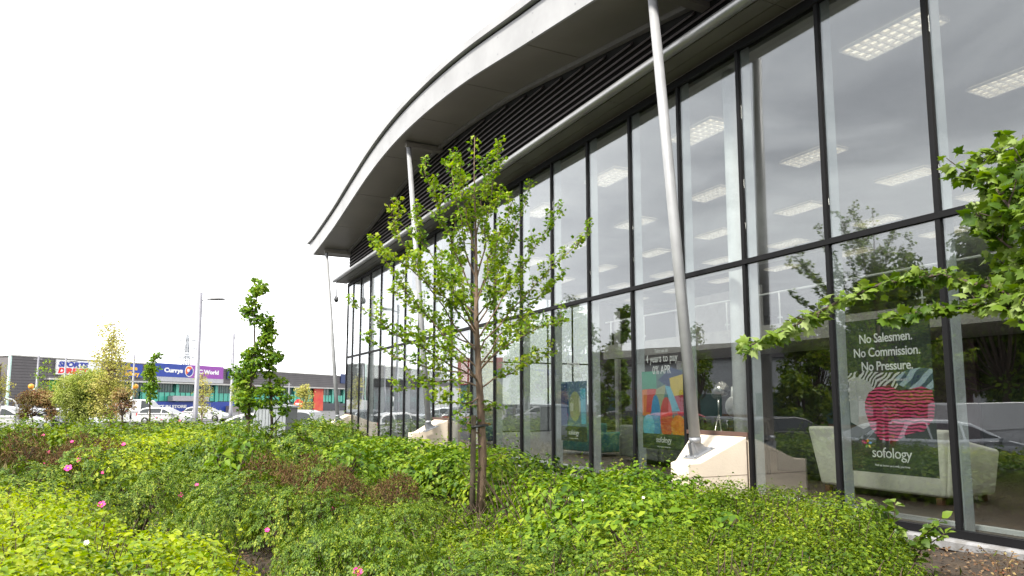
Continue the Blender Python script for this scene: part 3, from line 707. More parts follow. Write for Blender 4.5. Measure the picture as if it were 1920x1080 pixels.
M_blue = mat('sign_royal_blue', (.015, .05, .33), .5); M_navy = mat('sign_navy', (.015, .04, .14), .5)
M_purple = mat('sign_purple', (.30, .06, .38), .5); M_yel = mat('sign_yellow', (.85, .50, .04), .6)
M_tblue = mat('lettering_blue', (.02, .04, .33), .5); M_tred = mat('lettering_red', (.75, .015, .02), .5)
fsign('shop_sign', 'white sign with blue and red words SPORTS DIRECT on the dark cladding', (104, 674), (186, 705), M_wplastic,
      [('SPORTS', .04, .54, .48, 1.32, M_tblue, dict(bold=.06, align='LEFT', shear=.2)), ('DIRECT', .04, .10, .48, 1.32, M_tred, dict(bold=.06, align='LEFT', shear=.2)), ('.com', .64, .10, .30, 1.2, M_tblue, dict(bold=.03, align='LEFT', shear=.2))])
fsign('shop_sign', 'blue sign with yellow two line lettering right of the white sign', (207, 680), (264, 708), M_blue,
      [('Store', .62, .55, .42, 1.2, M_yel, dict(bold=.05)), ('Gallery', .62, .12, .42, 1.2, M_yel, dict(bold=.05))])
t, W, H, zb, yy = fsign('shop_sign', 'long blue and purple sign reading Currys PC World with a round logo', (289, 680), (416, 711), M_blue,
      [('Currys', .25, .36, .44, 1.45, M_text_w, dict(bold=.06)), ('PC World', .745, .36, .44, 1.35, M_text_w, dict(bold=.06))])
b = MB(); b.box(W*.47, W+.02, yy-.012, yy+.2, zb-.0, zb+H+.01); link('purple_panel', b.mesh('purple_panel'), t, m=M_purple)
b = MB(); b.box(-.1, W+.1, yy-.02, yy+.24, zb-.9, zb-.02); link('lower_strip', b.mesh('lower_strip'), t, m=mat('strip_grey', (.45, .45, .47), .6))
def disc(name, parent, x, z, r, y, m, t0=0, t1=2*math.pi):
    b = MB(); pts = [(x+r*math.cos(a), z+r*math.sin(a)) for a in np.linspace(t0, t1, 28, endpoint=t1-t0 < 6)]
    b.prism(pts, lambda a, c, d: (a, d, c), y, y+.02); o = link(name, b.mesh(name), parent, m=m); fix_normals(o); return o
disc('logo_ring', t, W*.47, zb+H*.5, H*.44, yy-.05, M_text_w)
disc('logo_orange', t, W*.47, zb+H*.5, H*.37, yy-.075, mat('logo_bright_orange', (.85, .15, .02), .5), .8, .8+math.pi)
disc('logo_violet', t, W*.47, zb+H*.5, H*.37, yy-.075, M_tblue, .8-math.pi, .8)
disc('logo_dot', t, W*.455, zb+H*.56, H*.13, yy-.10, M_text_w)
fsign('shop_sign', 'navy sign with small white lettering right of the purple sign behind the columnar trees', (425, 692), (463, 712), M_navy,
      [('Carpet', .45, .55, .40, 1.1, M_text_w, dict(bold=.05)), ('right', .45, .12, .40, 1.1, M_text_w, dict(bold=.05))])
fsign('shop_sign', 'navy sign with a white letter S partly hidden by the glass building', (638, 701), (668, 720), M_navy,
      [('Sleep', .46, .48, .5, 1.2, M_text_w, dict(bold=.06)), ('masters', .5, .12, .28, 1.1, M_text_w, dict(bold=.03))])
fsign('poster', 'green poster panel under the white sign above the black shop panel', (96, 713), (109, 732), mat('poster_green', (.03, .45, .09), .5), cat='poster', yoff=.05)
fsign('shop_sign', 'small black panel with white letters SP under the green poster', (95, 733), (116, 743), mat('panel_black', (.01, .03, .035), .5), [('SPO', .3, .25, .7, 1.2, M_text_w, dict(bold=.03))], yoff=.05)
fsign('hoarding', 'bright blue hoarding with white lettering along the shop front', (265, 753), (443, 777), M_blue, [('COLLECT IN STORE', .21, .56, .28, 1.6, M_text_w, dict(bold=.04))], cat='hoarding', yoff=-.2)
fsign('banner', 'tall red banner with orange pattern hanging on the green glass front', (588, 728), (604, 773), mat('banner_red', (.66, .02, .03), .5, col2=(.72, .12, .04), scale=.6), cat='banner', yoff=-.2)
fsign('entrance_canopy', 'grey entrance canopy above the doors of the far shop', (315, 742), (383, 752), mat('entrance_grey', (.42, .40, .42), .5), cat='canopy', yoff=-1.2, th=1.2)
fsign('entrance_porch', 'grey brown entrance porch below the navy sign', (422, 761), (452, 776), mat('porch_grey', (.28, .24, .24), .6), cat='porch', yoff=-1.2, th=1.2)
fsign('dark_shopfront', 'dark shopfront with black glazing below the green panels at right', (452, 756), (660, 776), mat('dark_front', (.03, .035, .05), .2), cat='shopfront', yoff=.0)
# gabled white unit at the left edge
t = thing('retail_building', 'pale unit with curved dark canopy at the left edge of the car park', 'building', tuple(at(8, 770, 112)[:2])+(GZ,), rotz=FR)
b = MB(); b.box(-14, 1.2, 0, 20, 0, 4.9); link('wall', b.mesh('wall'), t, m=mat('pale_render', (.62, .62, .63), .6))
b = MB(); b.prism([(-14, 4.9), (1.3, 4.9), (1.6, 5.8), (2.4, 6.5), (-14, 6.5)], lambda a, z, d: (a, d, z), -.4, 20); fix_normals(link('dark_band', b.mesh('dark_band'), t, m=M_clad))
b = MB(); b.box(-14, 2.9, -1.2, 20, 6.5, 6.7); link('roof', b.mesh('roof'), t, m=M_trim)

# ------------------------------------------------------------------ street furniture
M_lamp = mat('lamp_post_grey', (.22, .22, .25), .5, .2)
def lamp(px, ytop, H, label, double=False, side=1):
    # top of pole at eye height + (757-ytop)/F*d, base on the car park
    d = (H-2.0)*F_PX/(757-ytop); p = at(px, 757, d); gz = float(ground_z(p[0], p[1]))
    t = thing('street_lamp', label, 'street lamp', (p[0], p[1], gz), 'street lamps in the car park', rotz=-YAW)
    top = -gz+(757-ytop)/F_PX*d
    b = MB(); b.tube([(0, 0, 0), (0, 0, 1.2), (0, 0, 1.25), (0, 0, top)], [.16, .16, .13, .09], 10); link('pole', b.mesh('pole'), t, m=M_lamp)
    q1 = .38 if double else 1
    for s in ((-1, 1) if double else (side,)):
        b = MB(); b.tube([(0, 0, top-.45), (s*.35*q1, 0, top-.40), (s*.5*q1, 0, top-.37)], .03, 6); link('arm', b.mesh('arm'), t, m=M_lamp)
        b = MB(); b.sphere((s*.85*q1, 0, top-.36), .5*q1, 14, 8, (1, .5, .17)); link('lamp_head', b.mesh('lamp_head'), t, m=mat('lamp_head_grey', (.30, .30, .31), .4))
    return t
lamp(367, 546, 8, 'tall grey street lamp with a single head to the right, nearest of the lamps')
lamp(433, 624, 8, 'grey street lamp with two heads left of the columnar trees', True)
lamp(247, 664, 8, 'grey street lamp in front of the blue and yellow sign', True)
lamp(66, 667, 7, 'grey street lamp with flat wide head in front of the dark end wall', True)
lamp(541, 718, 6, 'small distant street lamp with two pale heads left of the red banner', True)
lamp(118, 671, 7, 'thin pale lamp post crossing the white sign', False, 1)
# belisha beacons
M_bk = mat('beacon_black', (.02, .02, .02), .5)
def beacon(px, yg, d, label, side):
    p = at(px, 757, d); gz = float(ground_z(p[0], p[1])); zt = float(at(px, yg, d)[2])-gz
    t = thing('belisha_beacon', label, 'beacon', (p[0], p[1], gz), 'striped crossing beacons', rotz=-YAW)
    n = 7; hh = (zt-.1)/n
    po = MB(); po.tube([(0, 0, 0), (0, 0, zt-.05)], .055, 10); pol = link('pole', po.mesh('pole'), t, m=M_beaconw)
    for k in range(0, n, 2):
        c = MB(); c.tube([(0, 0, k*hh), (0, 0, (k+1)*hh)], .06, 10); link('black_band', c.mesh('black_band'), pol, m=M_bk)
    b = MB(); b.tube([(0, 0, zt-.1), (side*.2, 0, zt-.1)], .025, 6); link('bracket', b.mesh('bracket'), t, m=M_bk)
    b = MB(); b.sphere((side*.22, 0, zt+.08), .17, 16, 10); link('globe', b.mesh('globe'), t, m=M_orange)
beacon(62.5, 727, 45, 'striped black and white pole with amber globe at the left of the car park', -1)
beacon(246, 727, 47, 'striped crossing pole with amber globe beside the dark red leafed tree', 1)
# white trolley bay hoops
def hoop(px0, px1, ytop, d, label):
    p0 = at(px0, 757, d); p1 = at(px1, 757, d); c = (p0+p1)/2; gz = float(ground_z(c[0], c[1])); Wd = np.linalg.norm(p1-p0)/2; zt = float(at(px0, ytop, d)[2])-gz
    t = thing('hoop_rail', label, 'rail', (c[0], c[1], gz), 'white hoop rails', rotz=-YAW)
    r = min(Wd, .9)
    pts = [(-Wd, 0, 0), (-Wd, 0, zt-r)]+[(-Wd+r-r*math.cos(a), 0, zt-r+r*math.sin(a)) for a in np.linspace(.2, math.pi/2, 7)]+[(Wd-r+r*math.sin(a), 0, zt-r+r*math.cos(a)) for a in np.linspace(.0, math.pi/2, 7)]+[(Wd, 0, 0)]
    b = MB(); b.tube(pts, .045, 8); link('tube', b.mesh('tube'), t, m=M_beaconw)
hoop(0, 32, 748, 38, 'white curved hoop rail over the parked cars at the left edge')
hoop(113, 150, 744, 38, 'white curved hoop rail right of the reddish climbing plant')
# utility cabinet
p = at(516, 800, 20.0); gz = float(ground_z(p[0], p[1]))
t = thing('utility_cabinet', 'tall grey ribbed utility cabinet behind the columnar trees', 'cabinet', (p[0], p[1], gz), rotz=-YAW-.25)
M_cab = mat('cabinet_grey', (.27, .29, .31), .55, scale=4, col2=(.22, .24, .26))
zt = -gz+float(at(516, 764, 20)[2])
b = MB(); b.box(-.50, .50, -.3, .3, .05, zt); link('body', b.mesh('body'), t, m=M_cab)
b = MB(); b.prism([(-.55, zt), (.55, zt), (.52, zt+.05), (0, zt+.09), (-.52, zt+.05)], lambda a, z, d: (a, d, z), -.34, .34); fix_normals(link('roof', b.mesh('roof'), t, m=M_cab))
b = MB()
for k in range(9): b.box(-.46+.105*k, -.44+.105*k, -.315, -.30, .12, zt-.06)
link('ribs', b.mesh('ribs'), t, m=M_cab)
b = MB(); b.box(-.55, .55, -.35, .35, -.1, .05); link('plinth', b.mesh('plinth'), t, m=M_sill)
# round road sign
p = at(560, 775, 75); gz = float(ground_z(p[0], p[1])); zz_ = -gz+float(at(560, 757, 75)[2])
t = thing('road_sign', 'round red no entry sign with white bar left of the red banner', 'road sign', (p[0], p[1], gz), rotz=-YAW)
b = MB(); b.tube([(0, 0, 0), (0, 0, zz_+.2)], .04, 8); link('post', b.mesh('post'), t, m=M_lamp)
disc('disc', t, 0, zz_, .48, -.1, mat('road_sign_red', (.6, .02, .03), .5))
b = MB(); b.box(-.33, .33, -.125, -.10, zz_-.07, zz_+.07); link('bar', b.mesh('bar'), t, m=M_text_w)

# pylons
def pylon(px, ytop, d, label):
    p = at(px, 757, d); H = float(at(px, ytop, d)[2])+3
    t = thing('pylon', label, 'pylon', (p[0], p[1], -3), 'lattice pylons on the horizon', rotz=-YAW)
    b = MB(); n = 12
    def hw(z): return H*.085*(1-z/H)**1.3+.35
    for i in range(n):
        za, zb_ = H*i/n, H*(i+1)/n; a, c = hw(za), hw(zb_)
        for s in (-1, 1):
            for s2 in (-1, 1): b.tube([(s*a, s2*a, za), (s*c, s2*c, zb_)], .32, 4, False)
            b.tube([(s*a, -a, za), (-s*c, -c, zb_)], .2, 4, False)
            b.tube([(s*a, a, za), (-s*c, c, zb_)], .2, 4, False)
    link('tower', b.mesh('tower'), t, m=mat('pylon_steel', (.36, .38, .41), .7))
    for z, ww in ((H*.68, 6.5), (H*.80, 8), (H*.92, 5.5)):
        b = MB(); b.tube([(-ww, 0, z), (0, 0, z+1.3), (ww, 0, z)], .28, 4); b.tube([(-ww, 0, z), (ww, 0, z)], .28, 4); link('cross_arm', b.mesh('cross_arm'), t, m=MATS['pylon_steel'])
pylon(345, 626, 430, 'pale lattice pylon rising behind the blue and purple sign')
pylon(432, 657, 620, 'smaller pale lattice pylon behind the two headed lamp')

# ------------------------------------------------------------------ vehicles
def car(kind, label, p, rz, paint, plate=True, gz=None):
    """local x forward, origin on ground at centre"""
    z0 = float(ground_z(p[0], p[1])) if gz is None else gz
    t = thing('parked_car', label, 'van' if kind == 'van' else 'car', (p[0], p[1], z0), 'vehicles in the car park', rotz=rz)
    if kind == 'mpv': Lh, W, H = 2.15, .88, 1.62; prof = [(-2.12, .42), (-2.15, .75), (-2.08, 1.02), (1.30, 1.00), (1.95, .86), (2.15, .62), (2.13, .40)]; roof = [(-2.02, 1.0), (-1.62, 1.52), (-1.35, 1.60), (-.2, 1.62), (.35, 1.52), (1.35, .98)]
    elif kind == 'van': Lh, W, H = 2.6, .95, 2.1; prof = [(-2.6, .45), (-2.6, 1.1), (1.8, 1.1), (2.4, .95), (2.6, .7), (2.58, .42)]; roof = [(-2.58, 1.09), (-2.55, 2.05), (-2.4, 2.12), (.7, 2.12), (1.0, 2.0), (1.85, 1.08)]
    else: Lh, W, H = 2.1, .86, 1.46; prof = [(-2.08, .40), (-2.12, .70), (-2.05, .93), (1.10, .93), (1.85, .78), (2.1, .58), (2.08, .36)]; roof = [(-2.0, .92), (-1.70, 1.34), (-1.3, 1.44), (-.2, 1.47), (.25, 1.38), (1.2, .91)]
    low = [(-1.95, .22), (1.95, .22)]
    b = MB()
    poly = prof+[(Lh*.93, .22), (-Lh*.93, .22)]
    wid = lambda x, z: W*(1-.10*max(0, (abs(x)/Lh-.7)/.3)**2)*(1-.05*max(0, (z-.75)))
    n = len(poly)
    vs = [(x, -wid(x, z), z) for x, z in poly]+[(x, -wid(x, z)*.8, z+.012 if z > .8 else z) for x, z in poly]+[(x, wid(x, z)*.8, z+.012 if z > .8 else z) for x, z in poly]+[(x, wid(x, z), z) for x, z in poly]
    fs = [tuple(range(n)), tuple(range(3*n, 4*n))[::-1]]
    for r in range(3):
        for i in range(n): fs.append((r*n+i, r*n+n+i, r*n+n+(i+1) % n, r*n+(i+1) % n))
    # drop internal sides: keep shell only
    b.add(vs, fs, False); body = link('body', b.mesh('body'), t, m=paint); fix_normals(body)
    bv = body.modifiers.new('bevel', 'BEVEL'); bv.width = .05; bv.segments = 3; bv.limit_method = 'ANGLE'
    b = MB(); n = len(roof)
    def rw(x, z): return W*.97*(1-.30*(z-.95)/.7 if kind != 'van' else 1-.08*(z-1.0))
    vs = [(x, -rw(x, z), z) for x, z in roof]+[(x, rw(x, z), z) for x, z in roof]
    fs = [tuple(range(n)), tuple(range(n, 2*n))[::-1]]+[(i, n+i, n+i+1, i+1) for i in range(n-1)]
    b.add(vs, fs); cab = link('cabin', b.mesh('cabin'), t, m=paint); fix_normals(cab)
    bv = cab.modifiers.new('bevel', 'BEVEL'); bv.width = .045; bv.segments = 3; bv.limit_method = 'ANGLE'
    # windows: proud glass panels following the cabin
    top = max(z for x, z in roof)
    if kind != 'van':
        xf0 = roof[-1][0]-.30; xr0 = roof[0][0]+.22
        segs = [(xr0, -1.05), (-.98, -.02), (.06, xf0)]
    else: segs = [(.55, 1.45)]
    for s in (-1, 1):
        for a, c in segs:
            zl = roof[0][1]+.07
            def zt_(x):
                zr = np.interp(x, [q[0] for q in roof], [q[1] for q in roof]); return max(zl+.02, zr-.10)
            xsn = np.linspace(a, c, 5); pts = [(x, zl) for x in (a, c)]+[(x, zt_(x)) for x in xsn[::-1]]
            b = MB(); vs = [(x, s*(rw(x, z)+.006), z) for x, z in pts]+[(x, s*(rw(x, z)-.02), z) for x, z in pts]; m_ = len(pts)
            b.add(vs, [tuple(range(m_)), tuple(range(m_, 2*m_))[::-1]]+[(i, (i+1) % m_, m_+(i+1) % m_, m_+i) for i in range(m_)])
            fix_normals(link('side_window', b.mesh('side_window'), t, m=M_carglass))
    def screen(nm, i0, i1, f0, f1):
        (xa, za), (xb, zb_) = roof[i0], roof[i1]; d = Vector((zb_-za, 0, -(xb-xa))).normalized()*.008
        if nm == 'rear_window': d = -d if d.x > 0 else d
        elif d.x < 0: d = -d
        if d.z < 0 : d.z = abs(d.z)
        P = []
        for f in (f0, f1):
            x = xa+(xb-xa)*f; z = za+(zb_-za)*f
            for s in (-1, 1): P.append((x+d.x, s*(rw(x, z)-.09), z+d.z))
        b = MB(); q = [P[0], P[1], P[3], P[2]]; q2 = [(x-d.x*2.5, y, z-d.z*2.5) for x, y, z in q]
        b.add(q+q2, [(0, 1, 2, 3), (7, 6, 5, 4), (0, 4, 5, 1), (1, 5, 6, 2), (2, 6, 7, 3), (3, 7, 4, 0)]); fix_normals(link(nm, b.mesh(nm), t, m=M_carglass))
    if kind != 'van': screen('rear_window', 0, 1, .12, .92)
    screen('windscreen', len(roof)-2, len(roof)-1, .06, .9)
    for s in (-1, 1):
        for x in (-Lh*.62, Lh*.64):
            b = MB(); b.tube([(x, s*(W-.22), .32), (x, s*(W-.19), .32), (x, s*(W+.005), .32), (x, s*(W+.015), .32)], [.28, .32, .32, .29], 22); wh = link('wheel', b.mesh('wheel'), t, m=M_tyre)
            b = MB(); b.tube([(x, s*(W+.012), .32), (x, s*(W+.022), .32)], [.20, .18], 16); link('rim', b.mesh('rim'), wh, m=M_rim)
        b = MB(); b.box(-Lh-.0, -Lh+.12, s*(W*.80)-.09, s*(W*.80)+.09, .72, 1.0 if kind != 'van' else 1.3); link('tail_lamp', b.mesh('tail_lamp'), t, m=M_redlamp)
        b = MB(); b.box(Lh-.22, Lh-.04, s*(W*.72)-.14, s*(W*.72)+.14, .60, .74); link('headlight', b.mesh('headlight'), t, m=mat('headlight', (.6, .62, .65), .1))
        b = MB(); b.box(roof[-1][0]-.35, roof[-1][0]-.15, s*(W+.02), s*(W+.17), .95, 1.07); link('wing_mirror', b.mesh('wing_mirror'), t, m=paint)
    if plate:
        b = MB(); b.box(-Lh-.03, -Lh+.02, -.26, .26, .78, .90); link('number_plate', b.mesh('number_plate'), t, m=mat('yellow_plate', (.65, .45, .08), .5))
    b = MB(); b.box(-Lh-.05, -Lh+.12, -W*.88, W*.88, .38, .56); b.box(Lh-.12, Lh+.03, -W*.85, W*.85, .34, .50); link('bumper', b.mesh('bumper'), t, m=paint)
    return t
M_silver = mat('silver_paint', (.45, .47, .50), .28, .4, scale=.5)
M_wpaint = mat('white_paint', (.5, .5, .51), .3, scale=.5)
M_bpaint = mat('black_paint', (.02, .022, .025), .25, scale=.5)
M_bluep = mat('blue_paint', (.03, .07, .20), .3, scale=.5)
M_redp = mat('red_paint', (.35, .02, .02), .3, scale=.5)
M_greyp = mat('grey_paint', (.14, .15, .16), .3, .3, scale=.5)
def dirpt(px, d): q = at(px, 757, d); return (float(q[0]), float(q[1]))
def mir(px, r):   # ground position whose mirror image in the glass appears at photo column px
    q = ray(px, 757); q = q/np.linalg.norm(q[:2])*r; return (15-float(q[0]), float(q[1]))
def mcar(px, r, half=2.9):
    while True:
        x, y = mir(px, r)
        if math.atan2(x, y)+math.atan2(half, math.hypot(x, y)) < math.radians(-9.6): return (x, y)
        r += 2
# seen directly
car('hatch', 'white hatchback parked behind the columnar trees and grey cabinet', dirpt(462, 33), math.pi-YAW+.12, M_wpaint)
car('mpv', 'dark grey estate car with red tail lamp right of the grey cabinet', dirpt(531, 34), math.pi-YAW-.15, M_greyp)
car('mpv', 'white car with long side windows at the far left edge', dirpt(14, 43), -YAW+.1, M_wpaint)
car('hatch', 'black hatchback parked under the reddish plants', dirpt(68, 46), -YAW, M_bpaint)
car('hatch', 'silver hatchback parked left of the willow like shrub', dirpt(122, 47), -YAW+.2, M_silver)
car('van', 'white van parked left of the wind bent tree', dirpt(260, 62), -YAW+.1, M_wpaint)
car('van', 'white van parked behind the pale birch', dirpt(214, 66), -YAW-.1, M_wpaint)
car('hatch', 'white hatchback right of the wind bent tree in front of the blue hoarding', dirpt(312, 60), -YAW-.05, M_wpaint)
car('hatch', 'small white car behind the tall street lamp', dirpt(388, 72), -YAW-.1, M_wpaint)
# car park to the left of the view, seen in the reflections
car('mpv', 'silver people carrier with yellow plate mirrored over the cream sofa', mcar(1768, 23.5), math.radians(200), M_silver)
car('hatch', 'silver hatchback mirrored at the left of the cushion poster', mcar(1640, 29), math.radians(20), M_silver)
car('hatch', 'black car mirrored in the bay right of the nearest post', mcar(1475, 27), math.radians(190), M_bpaint)
car('van', 'white van mirrored at the right edge above the sofa arm', mcar(1885, 34), math.radians(200), M_wpaint)
car('hatch', 'dark car mirrored in the bay of the tripod lamp', mcar(1345, 30), math.radians(100), M_greyp)
car('hatch', 'blue car mirrored below the colourful poster', mcar(1235, 33), math.radians(15), M_bluep)
car('hatch', 'red car mirrored under the colourful camper poster', mcar(1290, 35), math.radians(195), M_redp)
car('mpv', 'white car mirrored in the bay left of the blue poster', mcar(1010, 52), math.radians(20), M_wpaint)
car('hatch', 'grey car mirrored behind the slim tree trunk', mcar(965, 56), math.radians(190), M_greyp)
car('hatch', 'black car mirrored left of the colourful poster', mcar(1150, 40), math.radians(20), M_bpaint)
# units that stand west of the car park
def unit(label, px, r, length, depth, H, wall, band=None, rz=None, bandh=.8, sign=None):
    p = mir(px, r); d = Vector((p[0]-7.5, p[1], 0)).normalized()
    rz = rz if rz is not None else math.radians(90)
    t = thing('warehouse', label, 'building', (p[0], p[1], float(ground_z(p[0], p[1]))), rotz=rz)
    b = MB(); b.box(-length/2, length/2, 0, depth, 0, H-bandh); link('wall', b.mesh('wall'), t, m=wall)
    b = MB(); b.box(-length/2-.3, length/2+.3, -.4, depth, H-bandh, H); link('roof', b.mesh('roof'), t, m=band or M_clad)
    b = MB()
    for s in np.arange(-length/2+3, length/2-3, 6): b.box(s, s+2.6, -.06, 0, .3, 2.7)
    link('shopfront', b.mesh('shopfront'), t, m=M_dkglass)
    b = MB(); b.box(-length/2, length/2, -.04, 0, 0, .9); link('base_band', b.mesh('base_band'), t, m=mat('brown_brick_base', (.22, .13, .08), .9))
    return t
M_wgrey = mat('warehouse_grey', (.48, .49, .50), .6, scale=.2)
unit('long pale grey warehouse with dark roof band west of the car park', 1430, 66, 46, 20, 7.2, M_wgrey, rz=math.radians(75), bandh=1.5)
t = unit('white shop unit with blue fascia mirrored beside the slim tree', 1012, 84, 13, 12, 5.8, mat('white_render', (.7, .7, .7), .6), M_blue, rz=math.radians(35))
unit('grey warehouse with brown base mirrored behind the tripod lamp', 1240, 84, 34, 20, 7.6, M_wgrey, M_trim, rz=math.radians(50))
t = unit('red fronted restaurant unit mirrored left of the slim tree trunk', 958, 92, 13, 10, 7.6, mat('restaurant_teal', (.20, .45, .42), .6), mat('restaurant_red', (.62, .04, .02), .5), rz=math.radians(33), bandh=3.4)

# ================================================================== VEGETATION
R = np.random.default_rng(7)
UP = np.array([0, 0, 1.])
def rnd_dirs(n, rng, zmin=-.15):
    z = rng.uniform(zmin, 1, n); a = rng.uniform(0, 2*math.pi, n); r = np.sqrt(np.maximum(0, 1-z*z)); return np.stack([r*np.cos(a), r*np.sin(a), z], 1)
def lump(d, seed):
    k = np.random.default_rng(seed); s = np.zeros(len(d))
    for i in range(6):
        v = k.normal(size=3)*(2.2+i*1.1); s += np.sin(d@v+k.uniform(0, 6.3))/(1+.5*i)
    return s
def dome_leaves(rng, c, r, h, n, size, tpl, seed=0, deep=.35, lumpy=.10, upn=.55, zmin=-.15, jit=.6, low=0.0):
    """leaves on a lumpy dome whose base centre is c"""
    d = rnd_dirs(n, rng, zmin)
    rad = 1+lumpy*lump(d, seed)-np.minimum(rng.exponential(deep*.35, n), .85)
    P = np.array(c)+np.stack([d[:, 0]*rad*r, d[:, 1]*rad*r, low+np.maximum(d[:, 2], -.3)*rad*(h-low)], 1)
    Nn = d+UP*upn+rng.normal(size=(n, 3))*jit*.55
    A = d*np.array([1, 1, .1])+rng.normal(size=(n, 3))*.7-UP*.15
    S = size*rng.uniform(.45, 1.35, n)
    P[:, 2] = np.maximum(P[:, 2], c[2]+.03)
    # upright shoots that break the outline
    ns = max(3, n//70); ds = rnd_dirs(ns, rng, .15); b0 = np.array(c)+np.stack([ds[:, 0]*r, ds[:, 1]*r, low+ds[:, 2]*(h-low)], 1)*(.93)
    b0[:, :2] = np.array(c)[:2]+ds[:, :2]*r*.93; b0[:, 2] = c[2]+low+ds[:, 2]*(h-low)*.93
    dr = ds*.5+UP*.9+rng.normal(size=(ns, 3))*.22; dr /= np.linalg.norm(dr, axis=1, keepdims=True); LL = size*rng.uniform(1.2, 3.4, ns)
    K = 7; u = np.linspace(0, 1, K); Pb = (b0[:, None, :]+dr[:, None, :]*(LL[:, None]*u[None, :])[..., None]).reshape(-1, 3); m_ = len(Pb)
    Ab = rng.normal(size=(m_, 3))+UP*.3; Nb = UP*.8+rng.normal(size=(m_, 3))*.5
    P = np.concatenate([P, Pb]); Nn = np.concatenate([Nn, Nb]); A = np.concatenate([A, Ab]); S = np.concatenate([S, size*np.tile(np.linspace(1.0, .45, K), ns)*rng.uniform(.7, 1.1, m_)])
    return leaves_arrays(tpl, P, Nn, A, S)
def stems_mesh(name, rng, r, h, n=9, rad=.007):
    b = MB()
    for i in range(n):
        a = rng.uniform(0, 6.28); q = rng.uniform(.3, .85)
        p2 = (r*q*math.cos(a), r*q*math.sin(a), h*rng.uniform(.6, .95)); p1 = (p2[0]*.35+rng.normal()*.03, p2[1]*.35+rng.normal()*.03, h*.4)
        b.tube([(rng.normal()*.04, rng.normal()*.04, 0), p1, p2], [rad*1.4, rad, rad*.6], 5, False)
    return b.mesh(name)

# ---- keep the foot of the young maple in view: planting before it is kept low
def cap_h(x, y, r, h, gz):
    dep = x*Fv[0]+y*Fv[1]; px = CX+F_PX*(x*Rv[0]+y*Rv[1])/dep
    if 4.0 < dep < 9.6 and abs(px-902) < (r*1.15)*F_PX/dep+14:
        z = -(972-757)/F_PX*(dep-r*.3); return max(.18, min(h, z-gz-.08))
    return h
# ---- shrub prototypes
def shrub_meshes(kind, seed, n, size, tpl, **k):
    rng = np.random.default_rng(seed); V, T = dome_leaves(rng, (0, 0, 0), 1.0, 1.0, n, size, tpl, seed=seed, **k)
    return np_mesh('foliage', V, T), stems_mesh('stems', rng, .8, .95, 16, .012)
PRO = {}
def get_pro(kind, v, fine):
    key = (kind, v, fine)
    if key in PRO: return PRO[key]
    sd = v*31+5
    q = {'rose': lambda: shrub_meshes(kind, sd, 800 if fine else 330, .15 if fine else .22, 'rose', deep=.38, lumpy=.07, zmin=-.05, low=.28),
         'dog': lambda: shrub_meshes(kind, sd+1, 1500 if fine else 550, .115 if fine else .18, 'ovate' if fine else 'simple', deep=.4, lumpy=.10),
         'lime': lambda: shrub_meshes(kind, sd+2, 1500 if fine else 600, .11 if fine else .17, 'ovate' if fine else 'simple', deep=.4, lumpy=.08),
         'small': lambda: shrub_meshes(kind, sd+3, 4200 if fine else 1500, .058 if fine else .10, 'simple', deep=.4, lumpy=.09),
         'brown': lambda: shrub_meshes(kind, sd+4, 5200 if fine else 1700, .075 if fine else .12, 'narrow', deep=.35, lumpy=.08, jit=1.6, upn=.2)}[kind]()
    PRO[key] = q; return q
LMK = dict(rose=LM_rose, dog=LM_dog, lime=LM_lime, small=LM_hedge, brown=LM_brown)
def shrub(kind, x, y, r, h, label, group, v=None, cat='shrub', sink=.03):
    z = float(ground_z(x, y))-sink; d = math.hypot(x, y); fine = d < 12
    v = v if v is not None else int(R.integers(0, 3))
    fo, st = get_pro(kind, v, fine)
    t = thing({'rose': 'rose_shrub', 'dog': 'dogwood_shrub', 'lime': 'lime_shrub', 'small': 'hedge_shrub', 'brown': 'heather_shrub'}[kind], label, cat, (x, y, z), group, rotz=float(R.uniform(0, 6.28)))
    t.scale = (r, r, cap_h(x, y, r, h, z))
    f = link('foliage', fo, t); 
    if not fo.materials: fo.materials.append(LMK[kind])
    s = link('stems', st, t)
    if not st.materials: st.materials.append(M_stem)
    return t
def pt(px, py, z): q = onz(px, py, z); return float(q[0]), float(q[1])

